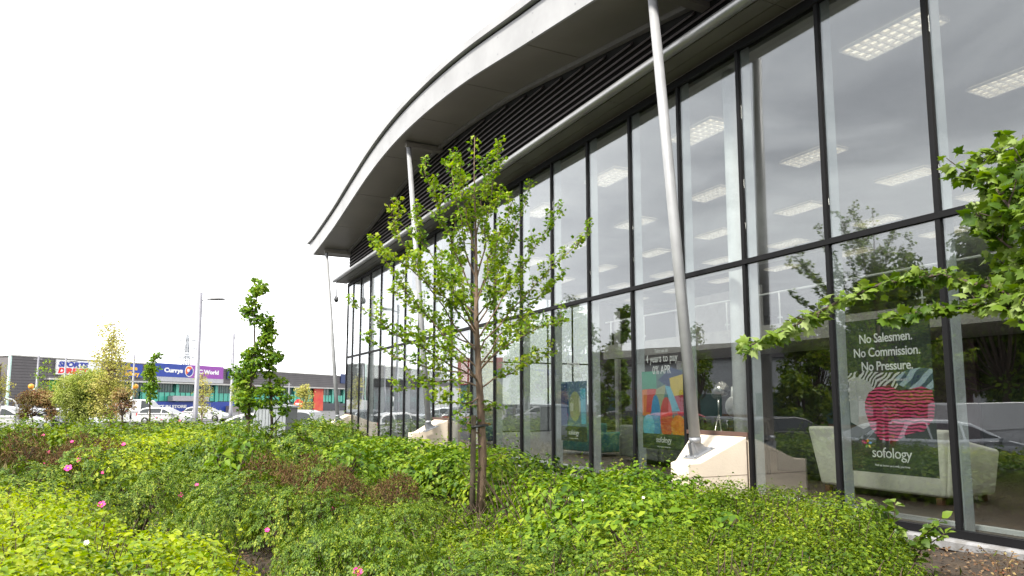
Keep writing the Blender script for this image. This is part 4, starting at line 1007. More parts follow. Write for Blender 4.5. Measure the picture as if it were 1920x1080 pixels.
# rose shrubs through the middle of the bed: (px, py of top, top height z, radius)
ROSES = [(60, 838, -.74, .62, 'at the left edge with the pink bloom'), (165, 832, -.74, .7, 'below the white bloom'), (110, 862, -.80, .6, 'behind the big pink bloom'), (200, 880, -.80, .55, 'right of the big pink bloom'),
         (275, 878, -.82, .55, 'beside the bare mulch patch'), (320, 842, -.76, .75, 'in the middle with one pink bloom'), (392, 862, -.80, .6, 'left of the dark gap in the bed'), (462, 872, -.72, .72, 'tallest at the dark gap'),
         (20, 866, -.80, .6, 'low at the left edge'), (545, 905, -.84, .5, 'between the brown bushes and the hollow'), (615, 915, -.90, .45, 'in front of the brown bushes'),
         (625, 985, -.86, .42, 'front middle behind the pink bloom'), (705, 985, -.84, .45, 'front middle left of the slim tree foot'), (790, 985, -.90, .40, 'front middle in front of the slim tree foot'),
         (860, 1012, -.92, .38, 'front middle right of the slim tree foot'), (640, 1062, -.92, .34, 'at the bottom edge left of centre'), (745, 1040, -.90, .38, 'at the bottom edge near the centre'), (340, 925, -.86, .45, 'beside the lime bed with pale tips'), (385, 945, -.90, .34, 'right end of the lime bed'),
         (255, 818, -.68, .8, 'far behind the middle blooms'), (530, 818, -.60, .7, 'left of the far brown bushes'), (385, 818, -.66, .8, 'in the yellow green drift'), (590, 806, -.54, .8, 'dark behind the brown bushes'), (700, 922, -.90, .40, 'in front of the low brown shrubs'), (765, 942, -.96, .36, 'before the brown shrub by the stake'), (605, 862, -.74, .4, 'between the brown pair and the facade hedge'), (690, 868, -.78, .45, 'between two brown shrubs left of the slim tree'), (430, 882, -.74, .55, 'leaning over the dark hollow'), (660, 905, -.86, .42, 'with bare stems left of the brown shrubs'), (800, 915, -.92, .4, 'before the brown twiggy shrub by the slim tree'), (530, 1055, -1.05, .3, 'low one in the soil gap'), (590, 950, -.88, .42, 'right rim of the hollow')]
for (px, py, zt, r, w_) in ROSES:
    x, y = pt(px, py+10, zt-.1); gzz = float(ground_z(x, y))
    if math.hypot(x, y) < 2.2: continue
    shrub('rose', x, y, r*((.86+.2*((px*53 % 10)/10)) if math.hypot(x, y) < 13 else 1), (zt-gzz)*(.74+.42*((px*37 % 10)/10)), 'mid green rose shrub with divided leaves, '+w_, 'rose shrubs in the bed')
BROWN = [(508, 848, -.70, .5, 'left one of the brown pair'), (568, 850, -.69, .55, 'right one of the brown pair'), (645, 870, -.78, .42, 'low one right of the brown pair'), (735, 885, -.86, .4, 'brown one left of the slim tree'), (835, 885, -.88, .42, 'brown twiggy one right behind the slim tree'), 
         (50, 808, -.70, .6, 'far brown one at left'), (165, 808, -.70, .55, 'far brown one left of the reddish tree'), (125, 826, -.78, .4, 'rust brown one below the far hedge'), (205, 818, -.72, .55, 'rust brown one by the leaning trunk'), (1195, 1040, -.84, .34, 'dried brown flower head one at the bottom edge'), (600, 880, -.88, .45, 'small one below the brown pair')]
for (px, py, zt, r, w_) in BROWN:
    x, y = pt(px, py+6, zt-.05); gzz = float(ground_z(x, y))
    shrub('brown', x, y, r, zt-gzz+.02, 'red brown twiggy shrub, '+w_, 'brown shrubs in the bed')
DOG = [(470, 795, -.45, .8, 'at the foot of the columnar trees, dark'), (430, 805, -.5, .9, 'left of the columnar tree trunks'), (560, 790, -.45, 1.0, 'dark right of the grey cabinet'), (600, 800, -.5, 1.0, 'dark before the far plinth'), (645, 800, -.5, .7, 'before the far concrete plinth'), (455, 830, -.6, .7, 'bright in front of the columnar trunks'), (640, 835, -.65, .9, 'left end of the facade hedge')]
for (px, py, zt, r, w_) in DOG:
    x, y = pt(px, py+6, zt-.05)
    if y > 28: s_ = 24/y; x, y = x*s_, y*s_
    gzz = float(ground_z(x, y)); shrub('dog' if 'bright' in w_ or 'hedge' in w_ else 'rose', x, y, r, zt-gzz+.1, 'green leafy shrub, '+w_, 'green shrubs in the bed')

# ---- mass planting, realised as one mesh each
def bed(name, label, cat, kind, lm, poly_px, ztop, n_domes, r, tpl, size, dens, seed, group=None, kindprop=None, hfn=None, deep=.4):
    """poly_px: photo outline of the top surface at height ztop -> ground polygon"""
    rng = np.random.default_rng(seed)
    poly = np.array([pt(px, py, z) for px, py, z in [(q if len(q) == 3 else (*q, ztop)) for q in poly_px]])
    def inside(P):
        c = np.zeros(len(P), bool); n = len(poly)
        for i in range(n):
            a, b_ = poly[i], poly[(i+1) % n]
            m = ((a[1] > P[:, 1]) != (b_[1] > P[:, 1])) & (P[:, 0] < (b_[0]-a[0])*(P[:, 1]-a[1])/(b_[1]-a[1]+1e-12)+a[0]); c ^= m
        return c
    lo, hi = poly.min(0), poly.max(0); pts = []
    tries = 0
    while len(pts) < n_domes and tries < 400:
        c = rng.uniform(lo, hi, (60, 2)); c = c[inside(c)]
        for q in c:
            if all((q[0]-p_[0])**2+(q[1]-p_[1])**2 > (r*.74)**2 for p_ in pts): pts.append(q)
            if len(pts) >= n_domes: break
        tries += 1
    parts = []
    for i, (x, y) in enumerate(pts):
        gz = float(ground_z(x, y)); d = math.hypot(x, y)
        rr = r*rng.uniform(.8, 1.2); h = (ztop if hfn is None else hfn(x, y))-gz; h *= rng.uniform(.76, 1.10); h = cap_h(x, y, rr, h, gz)
        s = size*(1+max(0, d-6)/14); n = int(dens*4*rr*rr*(size/s)**2*.85)
        V, T = dome_leaves(rng, (x, y, gz), rr, h, n, s, tpl if d < 12 else ('simple' if tpl != 'rose' else 'rose'), seed=seed*100+i, deep=deep, lumpy=.07, low=h*.35)
        if x+rr > 7.2: V[:, 0] = np.minimum(V[:, 0], 7.36)
        parts.append((V, T))
    V, T = merge(parts)
    o = link(name, np_mesh(name, V, T), m=lm); tag(o, label, cat, group, kindprop)
    b = MB()
    for (x, y) in pts:
        gz = float(ground_z(x, y)); h = (ztop if hfn is None else hfn(x, y))-gz
        for k in range(7 if math.hypot(x, y) < 9 else 3):
            a = rng.uniform(0, 6.28); q = rng.uniform(.2, .9)*r
            b.tube([(x+rng.normal()*.05, y+rng.normal()*.05, gz), (x+q*.5*math.cos(a), y+q*.5*math.sin(a), gz+h*.5), (x+q*math.cos(a), y+q*math.sin(a), gz+h*.9)], [.008, .006, .003], 4, False)
    link('stems', b.mesh('stems'), o, m=M_stem)
    return o
# bright lime bed, front left
bed('lime_ground_cover', 'bright yellow green leafy bed filling the front left corner', 'ground cover', 'lime', LM_lime,
    [(-60, 925), (90, 945), (200, 965), (330, 985), (420, 1030), (450, 1075), (430, 1300), (-200, 1300), (-300, 1000)], -.84, 75, .42, 'wide', .052, 1900, 11, kindprop='stuff', hfn=lambda x, y: -.84-.03*max(0, 5-math.hypot(x, y)))
bed('golden_ground_cover', 'low golden green ground cover behind the bare mulch at the left edge', 'ground cover', 'lime', LM_lime,
    [(-80, 905), (30, 902), (110, 915), (150, 945), (60, 950), (-80, 940)], -.98, 26, .42, 'simple', .045, 1000, 12, kindprop='stuff')
# dogwood in the very front, larger leaves
bed('dogwood_shrub', 'large leafed green dogwood at the bottom edge left of centre', 'shrub', 'dog', LM_dog,
    [(210, 1040), (320, 1025), (420, 1060), (400, 1250), (230, 1250)], -.84, 12, .36, 'wide', .075, 900, 13)
# yellow green drift in the middle distance
bed('yellow_green_ground_cover', 'flat yellow green drift of low plants in the middle distance', 'ground cover', 'lime', LM_lime,
    [(200, 822), (300, 802), (420, 800), (440, 822), (330, 835), (215, 838)], -.80, 40, .8, 'simple', .055, 420, 14, kindprop='stuff')
# far hedges towards the car park
bed('far_hedge', 'long low olive green hedge between the bed and the car park at left', 'hedge', 'small', LM_hedge,
    [(-150, 797), (120, 791), (330, 788), (400, 800), (200, 806), (-150, 812)], -.72, 70, .85, 'simple', .06, 330, 15, hfn=lambda x, y: -.55)
bed('far_planting', 'loose green planting with rose blooms before the tall street lamp', 'ground cover', 'dog', LM_dog,
    [(230, 800), (420, 790), (520, 800), (500, 815), (300, 810)], -.78, 34, .8, 'simple', .07, 300, 16, kindprop='stuff', hfn=lambda x, y: -.70)
bed('clipped_hedge', 'row of clipped green bushes beyond the grey cabinet towards the banner', 'hedge', 'small', LM_hedge,
    [(560, 789), (650, 787), (650, 793), (560, 796)], -.62, 14, .7, 'simple', .06, 420, 17, hfn=lambda x, y: -.55)
# hedge along the glass
bed('facade_hedge', 'long lime green dogwood hedge growing along the foot of the glass facade', 'hedge', 'dog', LM_dog,
    [(670, 830), (770, 832), (900, 842), (1000, 860), (1130, 878), (1260, 892), (1395, 922), (1340, 985), (1180, 985), (1030, 940), (960, 890), (860, 862), (760, 850), (670, 842)], -.80, 80, .58, 'ovate', .072, 820, 18,
    hfn=lambda x, y: -.74-.01*max(0, 8-y)+(.06 if y > 9.5 else 0))
bed('inner_ground_cover', 'green undergrowth between the slim tree and the facade hedge', 'ground cover', 'dog', LM_hedge,
    [(700, 900), (860, 905), (960, 950), (1180, 990), (1400, 1000), (1250, 1100), (900, 1100), (850, 1000), (700, 960)], -1.06, 60, .42, 'simple', .045, 900, 19, kindprop='stuff', hfn=lambda x, y: -.98 if x > 4.2 else -1.14)
# dense small-leafed hedge right front
bed('small_leaf_hedge', 'dense fine leafed bright green shrub mass at the front right below the glass', 'hedge', 'small', LM_hedge,
    [(1290, 945), (1400, 918), (1490, 925), (1600, 985), (1630, 1040), (1560, 1200), (1230, 1250), (1150, 1100)], -.83, 42, .44, 'simple', .030, 4600, 20, hfn=lambda x, y: -.74+.05*math.sin(x*3))
bed('rose_thicket', 'dark green rose thicket in the bottom middle with bare stems', 'shrub', 'rose', LM_rose,
    [(860, 1010), (1000, 985), (1160, 1000), (1180, 1060), (1100, 1250), (860, 1250)], -.90, 26, .42, 'rose', .085, 520, 21)
# grassy infill low down everywhere so that soil shows only in patches
def grass(name, label, n, seed, region, lm, size=.085):
    rng = np.random.default_rng(seed); x0, x1, y0, y1 = region
    x = rng.uniform(x0, x1, n); y = rng.uniform(y0, y1, n)
    k = (bedmask(x, y) > .5) & ~((x > 4.6) & (y < 6.5) & (rng.uniform(0, 1, n) < .93)) & (np.sin(x*1.7+2)*np.sin(y*1.3)+.5*np.sin(x*4.1)*np.cos(y*3.7) > -.35); x, y = x[k], y[k]; n = len(x)
    P = np.stack([x, y, ground_z(x, y)+.01], 1); A = UP+rng.normal(size=(n, 3))*.45; Nn = rng.normal(size=(n, 3))+.01
    V, T = leaves_arrays('blade', P, Nn, A, size*rng.uniform(.5, 1.4, n)); o = link(name, np_mesh(name, V, T), m=lm); tag(o, label, 'grass', None, 'stuff')
LM_grass = leafmat('grass_blade', [(.03, .05, .01), (.07, .09, .015), (.13, .12, .04), (.17, .13, .07)], .7, .15)
grass('grass', 'rough grass and dry stalks between the shrubs', 34000, 31, (-6, 7.4, 1.5, 16), LM_grass)
grass('far_grass', 'rough grass in the far part of the bed', 30000, 32, (-9, 7.4, 16, 30), LM_grass, .3)

# leaf litter and twigs on the bare soil
rng = np.random.default_rng(55); n = 16000; x = rng.uniform(-1.5, 7.3, n); y = rng.uniform(1.5, 11, n)
P = np.stack([x, y, ground_z(x, y)+.035+.03*(np.sin(x*7.1)*np.sin(y*6.3))], 1)
V, T = leaves_arrays('simple', P, UP+rng.normal(size=(n, 3))*.35, rng.normal(size=(n, 3)), .035*rng.uniform(.5, 1.5, n))
o = link('leaf_litter', np_mesh('leaf_litter', V, T), m=leafmat('litter_leaf', [(.03, .018, .010), (.09, .05, .028), (.16, .10, .055), (.22, .16, .09)], .8, .05)); tag(o, 'dead brown leaf litter scattered on the bare soil of the bed', 'leaf litter', None, 'stuff')
# sparse leafy sapling stems at bottom right, and wild stem by the glass
def sapling(label, x, y, h, n, lm, tpl, size, seed, spread=.25, name='young_shrub', lean=(0, 0)):
    rng = np.random.default_rng(seed); z = float(ground_z(x, y)); t = thing(name, label, 'shrub', (x, y, z)); b = MB(); P = []; A = []
    for i in range(n):
        a = rng.uniform(0, 6.28); q = rng.uniform(.2, 1)*spread; hh = h*rng.uniform(.6, 1)
        p0 = np.array([rng.normal()*.04, rng.normal()*.04, 0]); p2 = np.array([q*math.cos(a)+lean[0]*hh, q*math.sin(a)+lean[1]*hh, hh]); p1 = p0*.5+p2*.5+np.array([0, 0, .08])
        b.tube([p0, p1, p2], [.008, .006, .003], 5, False)
        for u in np.linspace(.3, 1, int(hh/.035)):
            p = (1-u)**2*p0+2*u*(1-u)*p1+u*u*p2
            for s in range(2): P.append(p); aa = rng.uniform(0, 6.28); A.append((math.cos(aa), math.sin(aa), rng.uniform(.0, .7)))
    P = np.array(P); A = np.array(A); Nn = UP+rng.normal(size=P.shape)*.5
    V, T = leaves_arrays(tpl, P, Nn, A, size*rng.uniform(.6, 1.2, len(P)))
    link('foliage', np_mesh('foliage', V, T), t, m=lm); link('stems', b.mesh('stems'), t, m=M_stem); return t
x, y = pt(1670, 1050, -1.25); sapling('broad leafed yellow green shrub at the bottom right before the grey sill', x, y, .66, 30, LM_maple2, 'wide', .085, 41, .46)
x, y = pt(1625, 1060, -1.2); sapling('upright leafy shrub right of the fine leafed hedge', x, y, .5, 15, LM_dog, 'wide', .07, 42, .3)
x, y = pt(1570, 1100, -1.2); sapling('low leafy shrub at the bottom edge left of the grey sill', x, y, .42, 15, LM_dog, 'ovate', .06, 43, .3)
x, y = pt(1480, 1000, -1.1); sapling('thin wispy stems rising above the fine leafed hedge by the glass', x, y, .78, 8, LM_hedge, 'simple', .035, 44, .30)
x, y = pt(1180, 905, -1.0); sapling('pale wispy weed standing at the glass right of the slim tree', x, y, .85, 7, LM_birch, 'simple', .04, 45, .35)
x, y = pt(1880, 1075, -1.3); sapling('reddish thin weed at the foot of the sill at the right edge', x, y, .35, 8, LM_red, 'simple', .03, 46, .25)

# pink and white blooms
FL = [(128, 878, 1.5, 0), (147, 863, 1.2, 0), (92, 848, 1.1, 0), (81, 816, .9, 0), (127, 815, 1.0, 1), (232, 833, 1.0, 0), (315, 830, 1.0, 0), (264, 884, 1.0, 0), (193, 886, .8, 0), (191, 946, 1.3, 0), (340, 928, 1.1, 0), (369, 909, .7, 0), (624, 955, 1.0, 0), (501, 994, .8, 0), (672, 1072, 1.2, 0), (135, 828, .8, 0), (293, 783, .8, 0), (337, 789, .9, 0), (303, 787, .7, 0), (162, 1018, .9, 1), (84, 868, .7, 0), (1183, 935, .5, 1), (1206, 933, .6, 1), (1092, 938, .5, 1)]
bpy.context.view_layer.update(); DG = bpy.context.evaluated_depsgraph_get()
for i, (px, py, s, wh) in enumerate(FL):
    dr_ = Vector(ray(px, py)).normalized()
    hit, loc, *_r = SC.ray_cast(DG, Vector((0, 0, 0)), dr_)
    p = np.array(loc-dr_*.03) if hit and loc.length < 40 else onz(px, py, -.75)
    r = (.016 if wh else .027)*s*(1+.03*max(0, np.linalg.norm(p)-6))
    t = thing('rose_bloom', '%s bloom %s' % ('small white' if wh else 'bright pink rose', ['largest, upper left part of the bed', 'right behind the largest one', 'left above the largest one', 'far left below the brown bushes', 'beside a pink one at far left', 'in the middle of the rose shrubs', 'at right of the yellow green drift edge', 'above the bare mulch patch', 'left of the bare mulch patch', 'at the back edge of the lime bed', 'beside the right end of the lime bed', 'small, above the right end of the lime bed', 'left of the slim tree foot', 'above the soil gap at the bottom', 'at the bottom edge near the centre', 'below the white bloom at far left', 'far away before the wind bent tree', 'far away left of the tall lamp', 'far away between two trees', 'in the lime bed', 'dark one at far left', 'in the facade hedge, left of a pair', 'in the facade hedge, right of a pair', 'in the undergrowth below the facade hedge'][i]), 'flower', tuple(p), 'blooms')
    b = MB()
    for k in range(5):
        a = k*1.2566+i; u = Vector((math.cos(a), math.sin(a), .25)); v = Vector((-math.sin(a), math.cos(a), 0))
        q = [Vector((0, 0, 0)), u*r*.6-v*r*.5, u*r*1.1-v*r*.35, u*r*1.15+v*r*.35, u*r*.6+v*r*.5]
        b.add([tuple(w_) for w_ in q], [(0, 1, 2, 3, 4)])
    o = link('petals', b.mesh('petals'), t, m=M_wpetal if wh else M_pink); o.rotation_euler = (.9, .2, -YAW)
    b = MB(); b.sphere((0, 0, .1*r), .28*r, 8, 5); o = link('flower_centre', b.mesh('flower_centre'), t, m=M_yel); o.rotation_euler = (.9, .2, -YAW)
    b = MB(); b.tube([(0, 0, 0), (.02, .03, -.09)], .003, 4); link('flower_stalk', b.mesh('flower_stalk'), t, m=M_stem)

# ---- trees
def bez(p0, p1, p2, n): return [(1-u)**2*p0+2*u*(1-u)*p1+u*u*p2 for u in np.linspace(0, 1, n)]
def leafy(twigs, rng, step, tpl, size, per=3, t0=.12, droop=.1, spread=.05, upn=.9):
    P = []; A = []
    for pts in twigs:
        pts = np.array(pts); seg = np.linalg.norm(np.diff(pts, axis=0), axis=1); cum = np.concatenate([[0], np.cumsum(seg)]); Ln = cum[-1]
        for s in np.arange(Ln*t0, Ln+step*.5, step):
            s2 = min(s, Ln); p = np.array([np.interp(s2, cum, pts[:, k]) for k in range(3)])
            k = per+(1 if s2 > Ln*.9 else 0)
            for j in range(k):
                a = rng.uniform(0, 6.28); d = np.array([math.cos(a), math.sin(a), rng.uniform(-.3, .5)])
                P.append(p+d*spread*rng.uniform(.2, 1)); A.append(d-UP*droop)
    P = np.array(P); A = np.array(A); Nn = UP*upn+rng.normal(size=P.shape)*.6+A*.3
    return leaves_arrays(tpl, P, Nn, A, size*rng.uniform(.55, 1.2, len(P)))
def twigs_from(branch, rng, n, ln, up=.6, t0=.2, taper=True):
    out = []; pts = np.array(branch)
    for i in range(n):
        u = t0+(1-t0)*(i+rng.uniform(0, .9))/n; k = u*(len(pts)-1); j = int(min(k, len(pts)-2)); p = pts[j]+(pts[j+1]-pts[j])*(k-j)
        d = pts[j+1]-pts[j]; d /= np.linalg.norm(d); s = rng.normal(size=3); s -= d*(s@d); s /= np.linalg.norm(s)
        L_ = ln*rng.uniform(.5, 1.15)*(1-.55*u if taper else 1)
        dr = d*.55+s*.75+UP*up; dr /= np.linalg.norm(dr)
        out.append(bez(p, p+dr*L_*.5+s*L_*.1, p+dr*L_+UP*L_*.15, 5))
    return out
def tree_obj(name, label, base, trunk, branches, twigs, leafVT, lm, bark, group=None, r0=.06, r1=.012, br=.02, trunk_r=None):
    t = thing(name, label, 'tree', tuple(base), group)
    b = MB(); n = len(trunk); rr = trunk_r or [r0+(r1-r0)*(i/(n-1))**.8 for i in range(n)]
    b.tube([np.array(p)-base for p in trunk], rr, 12); tr = link('trunk', b.mesh('trunk'), t, m=bark)
    b = MB()
    for q in branches:
        m_ = len(q); b.tube([np.array(p)-base for p in q], [br*(1-.75*i/(m_-1)) for i in range(m_)], 7, False)
    for q in twigs:
        m_ = len(q); b.tube([np.array(p)-base for p in q], [br*.30*(1-.6*i/(m_-1)) for i in range(m_)], 4, False)
    link('branches', b.mesh('branches'), t, m=bark)
    V, T = leafVT; link('crown', np_mesh('crown', V-np.array(base), T), t, m=lm); return t

# main young maple in front of the glass
rng = np.random.default_rng(101)
YT = 8.42
bx, by = 3.72, 8.42; bz_ = float(ground_z(bx, by)); base = np.array([bx, by, bz_])
def tp(px, py, dy=0): return ony(px, py, YT+dy)
trunk = [base, tp(905, 860), tp(901, 760), tp(897, 690), tp(893, 600), tp(893, 520), tp(892, 440), tp(890, 370), tp(889, 310), tp(890, 258)]
BR = [((897, 725), (830, 700), (745, 735), .3), ((896, 712), (800, 660), (665, 575), -.2), ((896, 705), (800, 700), (690, 640), .5), ((895, 690), (790, 600), (700, 445), .4), ((894, 660), (800, 560), (728, 385), -.3),
      ((894, 630), (830, 540), (716, 470), -.5), ((893, 590), (800, 500), (770, 400), .5), ((893, 560), (840, 440), (798, 318), -.2), ((892, 520), (850, 420), (850, 292), .3), ((891, 480), (870, 400), (868, 300), -.2),
      ((898, 730), (950, 700), (1040, 655), .3), ((896, 700), (960, 620), (1062, 600), -.4), ((896, 690), (990, 560), (1055, 520), .4), ((895, 670), (960, 560), (1110, 430), .1), ((894, 640), (970, 500), (1050, 400), -.3),
      ((894, 610), (950, 500), (992, 352), .3), ((893, 570), (930, 450), (965, 372), -.4), ((892, 530), (920, 400), (937, 275), .1), ((892, 470), (905, 380), (915, 300), .4), ((893, 620), (860, 560), (820, 500), -1.1), ((893, 600), (930, 560), (960, 520), -1.2),
      ((893, 640), (870, 560), (850, 470), 1.2), ((893, 560), (930, 480), (945, 430), 1.1), ((895, 715), (850, 650), (760, 620), -.9), ((895, 700), (940, 640), (1010, 610), 1.0), ((894, 650), (820, 620), (735, 545), .9), ((897, 745), (850, 770), (800, 740), -.4)]
branches = []; twigs = []
for (a, m_, c, dy) in BR:
    q = bez(tp(*a), tp(*m_, dy*.5), tp(*c, dy), 9); q = [p+rng.normal(size=3)*.018 for p in q]; q[0] = tp(*a); branches.append(q)
    Lb = np.linalg.norm(q[-1]-q[0]); twigs += twigs_from(q, rng, int(2+Lb*4.6), .40, .9)
tw2 = []
for q in twigs: tw2 += twigs_from(q, rng, 2, .14, .3, .3)
lv = leafy(branches, rng, .06, 'maple', .058, 3, .3, spread=.04); lv2 = leafy(twigs, rng, .055, 'maple', .055, 4, .15, spread=.045); lv3 = leafy(tw2, rng, .07, 'maple', .058, 2, .3, spread=.035)
lt_ = leafy([trunk[5:]], rng, .08, 'maple', .07, 3, .1, spread=.08)
ep = [bez(tp(899, yy), tp(899+dx*.5, yy-6), tp(899+dx, yy+ddy), 5) for yy, dx, ddy in ((880, -32, -16), (860, 45, -12), (835, -36, 10), (815, -26, -34), (785, -30, 20), (770, 34, -14), (880, 42, -26), (905, -26, 8), (800, -40, -10), (760, -45, 20), (752, 40, 15))]
lv4 = leafy(ep, rng, .05, 'maple', .062, 3, .1, spread=.05)
print('main maple leaves', len(lv[0])//18+len(lv2[0])//18+len(lv3[0])//18)
tree_obj('young_maple', 'slim young maple with airy fresh green crown standing in front of the glass facade', base, trunk, branches+ep, twigs+tw2, merge([lv, lv2, lv3, lt_, lv4]), LM_maple, M_bark_red, r0=.075, r1=.008, br=.012,
         trunk_r=[.060, .054, .048, .040, .030, .023, .017, .011, .007, .004])
t = thing('tree_stake', 'dark timber stake tied with a black strap beside the slim maple trunk', 'stake', (bx-.13, by-.05, bz_))
b = MB(); s1 = tp(888, 797, -.04)-np.array([bx-.13, by-.05, bz_]); b.tube([(0, 0, 0), tuple(s1*1.0+np.array([0.0, 0, .12]))], [.036, .032], 10); link('post', b.mesh('post'), t, m=mat('weathered_stake', (.085, .062, .038), .9, scale=12, col2=(.05, .04, .028)))
b = MB(); q = tp(900, 798)-np.array([bx-.13, by-.05, bz_]); b.tube([tuple(s1*.98+np.array([-.05, -.05, 0])), tuple(q+np.array([.07, -.075, 0.01])), tuple(q+np.array([.08, .03, 0.01])), tuple(s1+np.array([-.05, .05, 0]))], .018, 6); link('strap', b.mesh('strap'), t, m=M_bk)

# nearer maple at the right: trunk outside the frame, branches reach in
rng = np.random.default_rng(202)
def np_(px, py, d): return at(px, py, d)
base2 = np.array([4.15, .75, -1.46])
trunk2 = [base2, base2+np.array([-.02, .03, 1.2]), base2+np.array([-.05, .06, 2.2]), base2+np.array([-.06, .08, 2.8]), base2+np.array([-.05, .1, 3.4])]
D2 = 3.55
B2 = [[base2+np.array([-.03, .05, 1.75]), np_(1960, 580, D2-.5), np_(1880, 545, D2-.2), np_(1760, 515, D2), np_(1650, 532, D2+.1), np_(1540, 580, D2+.15), np_(1450, 635, D2+.2), np_(1396, 652, D2+.2)],
      [base2+np.array([-.03, .05, 1.6]), np_(1990, 600, D2-.5), np_(1900, 575, D2-.3), np_(1820, 570, D2-.1), np_(1740, 580, D2), np_(1660, 600, D2+.1)],
      [base2+np.array([-.04, .06, 2.0]), np_(1980, 480, D2-.5), np_(1900, 400, D2-.3), np_(1850, 330, D2-.1), np_(1800, 315, D2)],
      [base2+np.array([-.05, .06, 2.2]), np_(1990, 400, D2-.4), np_(1930, 320, D2-.2), np_(1880, 280, D2), np_(1840, 285, D2+.1)],
      [base2+np.array([-.04, .06, 1.9]), np_(1970, 480, D2-.4), np_(1900, 470, D2-.1), np_(1850, 430, D2), np_(1830, 400, D2+.1)],
      [base2+np.array([-.04, .06, 2.1]), np_(1970, 380, D2-.3), np_(1900, 370, D2), np_(1860, 380, D2+.3)],
      [base2+np.array([-.04, .06, 1.8]), np_(1970, 560, D2-.4), np_(1920, 520, D2-.1), np_(1890, 495, D2+.2)]]
rr_ = lambda s: rng.normal(size=3)*s
extra = []
for k in range(3):   # the rest of the crown, outside the frame, seen mirrored
    a = rng.uniform(-2.4, .5); zz0 = rng.uniform(1.4, 2.2); L_ = rng.uniform(.5, .9)
    p0 = base2+np.array([-.05, .08, zz0]); dd = np.array([math.cos(a)*.9, math.sin(a), .5])
    extra.append([p0, p0+dd*L_*.5+UP*.05, p0+dd*L_+UP*.25])
def resamp(q, n):
    q = np.array(q); s = np.concatenate([[0], np.cumsum(np.linalg.norm(np.diff(q, axis=0), axis=1))]); u = np.linspace(0, s[-1], n)
    return [np.array([np.interp(v, s, q[:, k]) for k in range(3)]) for v in u]
B2 = [resamp(q, 12) for q in B2]; tw = []
for i, q in enumerate(B2):
    tw += twigs_from(q, rng, 15 if i > 1 else 14, .28 if i > 1 else .11, .1 if i > 1 else -.1, .35)
ex = [resamp(q, 6) for q in extra]; twx = []
for q in ex: twx += twigs_from(q, rng, 5, .4, .4)
L1 = leafy(B2, rng, .03, 'maple', .066, 5, .3, droop=.5, spread=.05); L2 = leafy(tw, rng, .034, 'maple', .066, 3, .2, droop=.35, spread=.045)
L3 = leafy(ex+twx, rng, .09, 'maple', .085, 3, .15, droop=.3, spread=.06)
tree_obj('maple', 'maple at the right edge whose leafy branches reach across the glass', base2, trunk2, B2+ex, tw+twx, merge([L1, L2, L3]), LM_maple2, M_bark, r0=.09, r1=.02, br=.016)

# generic trees built from clumps along a trunk
def clump_tree(name, label, px, base_d, pts_px, clumps, lm, bark, tpl, size, nl, r0=.05, group=None, seed=0, bare=0, zoff=0):
    """trunk through photo points at depth base_d; clumps: (px, py, radius_m, dz squash)"""
    rng = np.random.default_rng(seed)
    P0 = at(px, 757, base_d); gz = float(ground_z(P0[0], P0[1])); base = np.array([P0[0], P0[1], gz])
    tr = [base]+[at(a, b_, base_d) for a, b_ in pts_px]
    br = []; parts = []; tw = []
    for (cx_, cy_, r, sq) in clumps:
        dd = base_d+rng.normal()*r*.5; c = at(cx_, cy_, dd)
        k = int(np.argmin([abs(q[2]-(c[2]-r*.6)) for q in tr])); br.append(bez(tr[k], (tr[k]+c)/2+UP*.1*r, c, 5))
        n = int(nl*r*r); d = rng.normal(size=(n, 3)); d /= np.linalg.norm(d, axis=1, keepdims=True)
        rad = rng.uniform(.35, 1, n)**.5*(1+.16*lump(d, seed+k))
        P = c+d*rad[:, None]*r*np.array([1, 1, sq]); Nn = d+UP*.7+rng.normal(size=(n, 3))*.6; A = d*np.array([1, 1, .3])+rng.normal(size=(n, 3))*.6
        parts.append(leaves_arrays(tpl, P, Nn, A, size*rng.uniform(.6, 1.2, n)))
        for j in range(5): e2 = rng.normal(size=3); e2 /= np.linalg.norm(e2); tw.append([c-e2*r*.1, c+e2*r*.45, c+e2*r*.9*np.array([1, 1, sq])])
    return tree_obj(name, label, base, tr, br, tw, merge(parts), lm, bark, group, r0=r0, r1=r0*.2, br=r0*.4)
sc = 17.5/F_PX
g_ = 'columnar trees in the bed'
def column(path, w_, n, rng, sc, jx=.5):
    out = []; path = np.array(path)
    for i in range(n):
        u = i/(n-1)*(len(path)-1); j = int(min(u, len(path)-2)); p = path[j]+(path[j+1]-path[j])*(u-j); ww = np.interp(u, range(len(w_)), w_)
        out.append((p[0]+rng.normal()*ww*jx*.5, p[1]+rng.normal()*3, ww*sc*rng.uniform(.36, .56), rng.uniform(.6, .95)))
    return out
rg = np.random.default_rng(5)
c1 = column([(486, 528), (482, 548), (470, 582), (476, 596), (490, 622), (474, 662), (488, 680), (462, 722), (464, 752), (468, 778)], [15, 20, 24, 20, 28, 22, 30, 32, 30, 12], 34, rg, sc, 1.0)
c1 += [(489, 540, .19, 1), (500, 600, .22, .8), (447, 695, .22, .9), (452, 712, .2, .9), (455, 750, .22, .9)]
clump_tree('columnar_tree', 'taller left one of the two narrow columnar trees by the grey cabinet', 465, 17.5, [(466, 800), (470, 720), (478, 650), (476, 590), (487, 530)], c1, LM_col, M_bark, 'maple', .10, 2600, .05, g_, 61)
c2_ = column([(500, 612), (508, 632), (498, 660), (516, 668), (506, 700), (513, 722), (503, 748), (508, 775)], [16, 22, 24, 18, 18, 28, 22, 12], 26, rg, sc, 1.0)
c2_ += [(516, 668, .20, .9), (530, 760, .14, 1.3), (534, 770, .12, 1.2)]
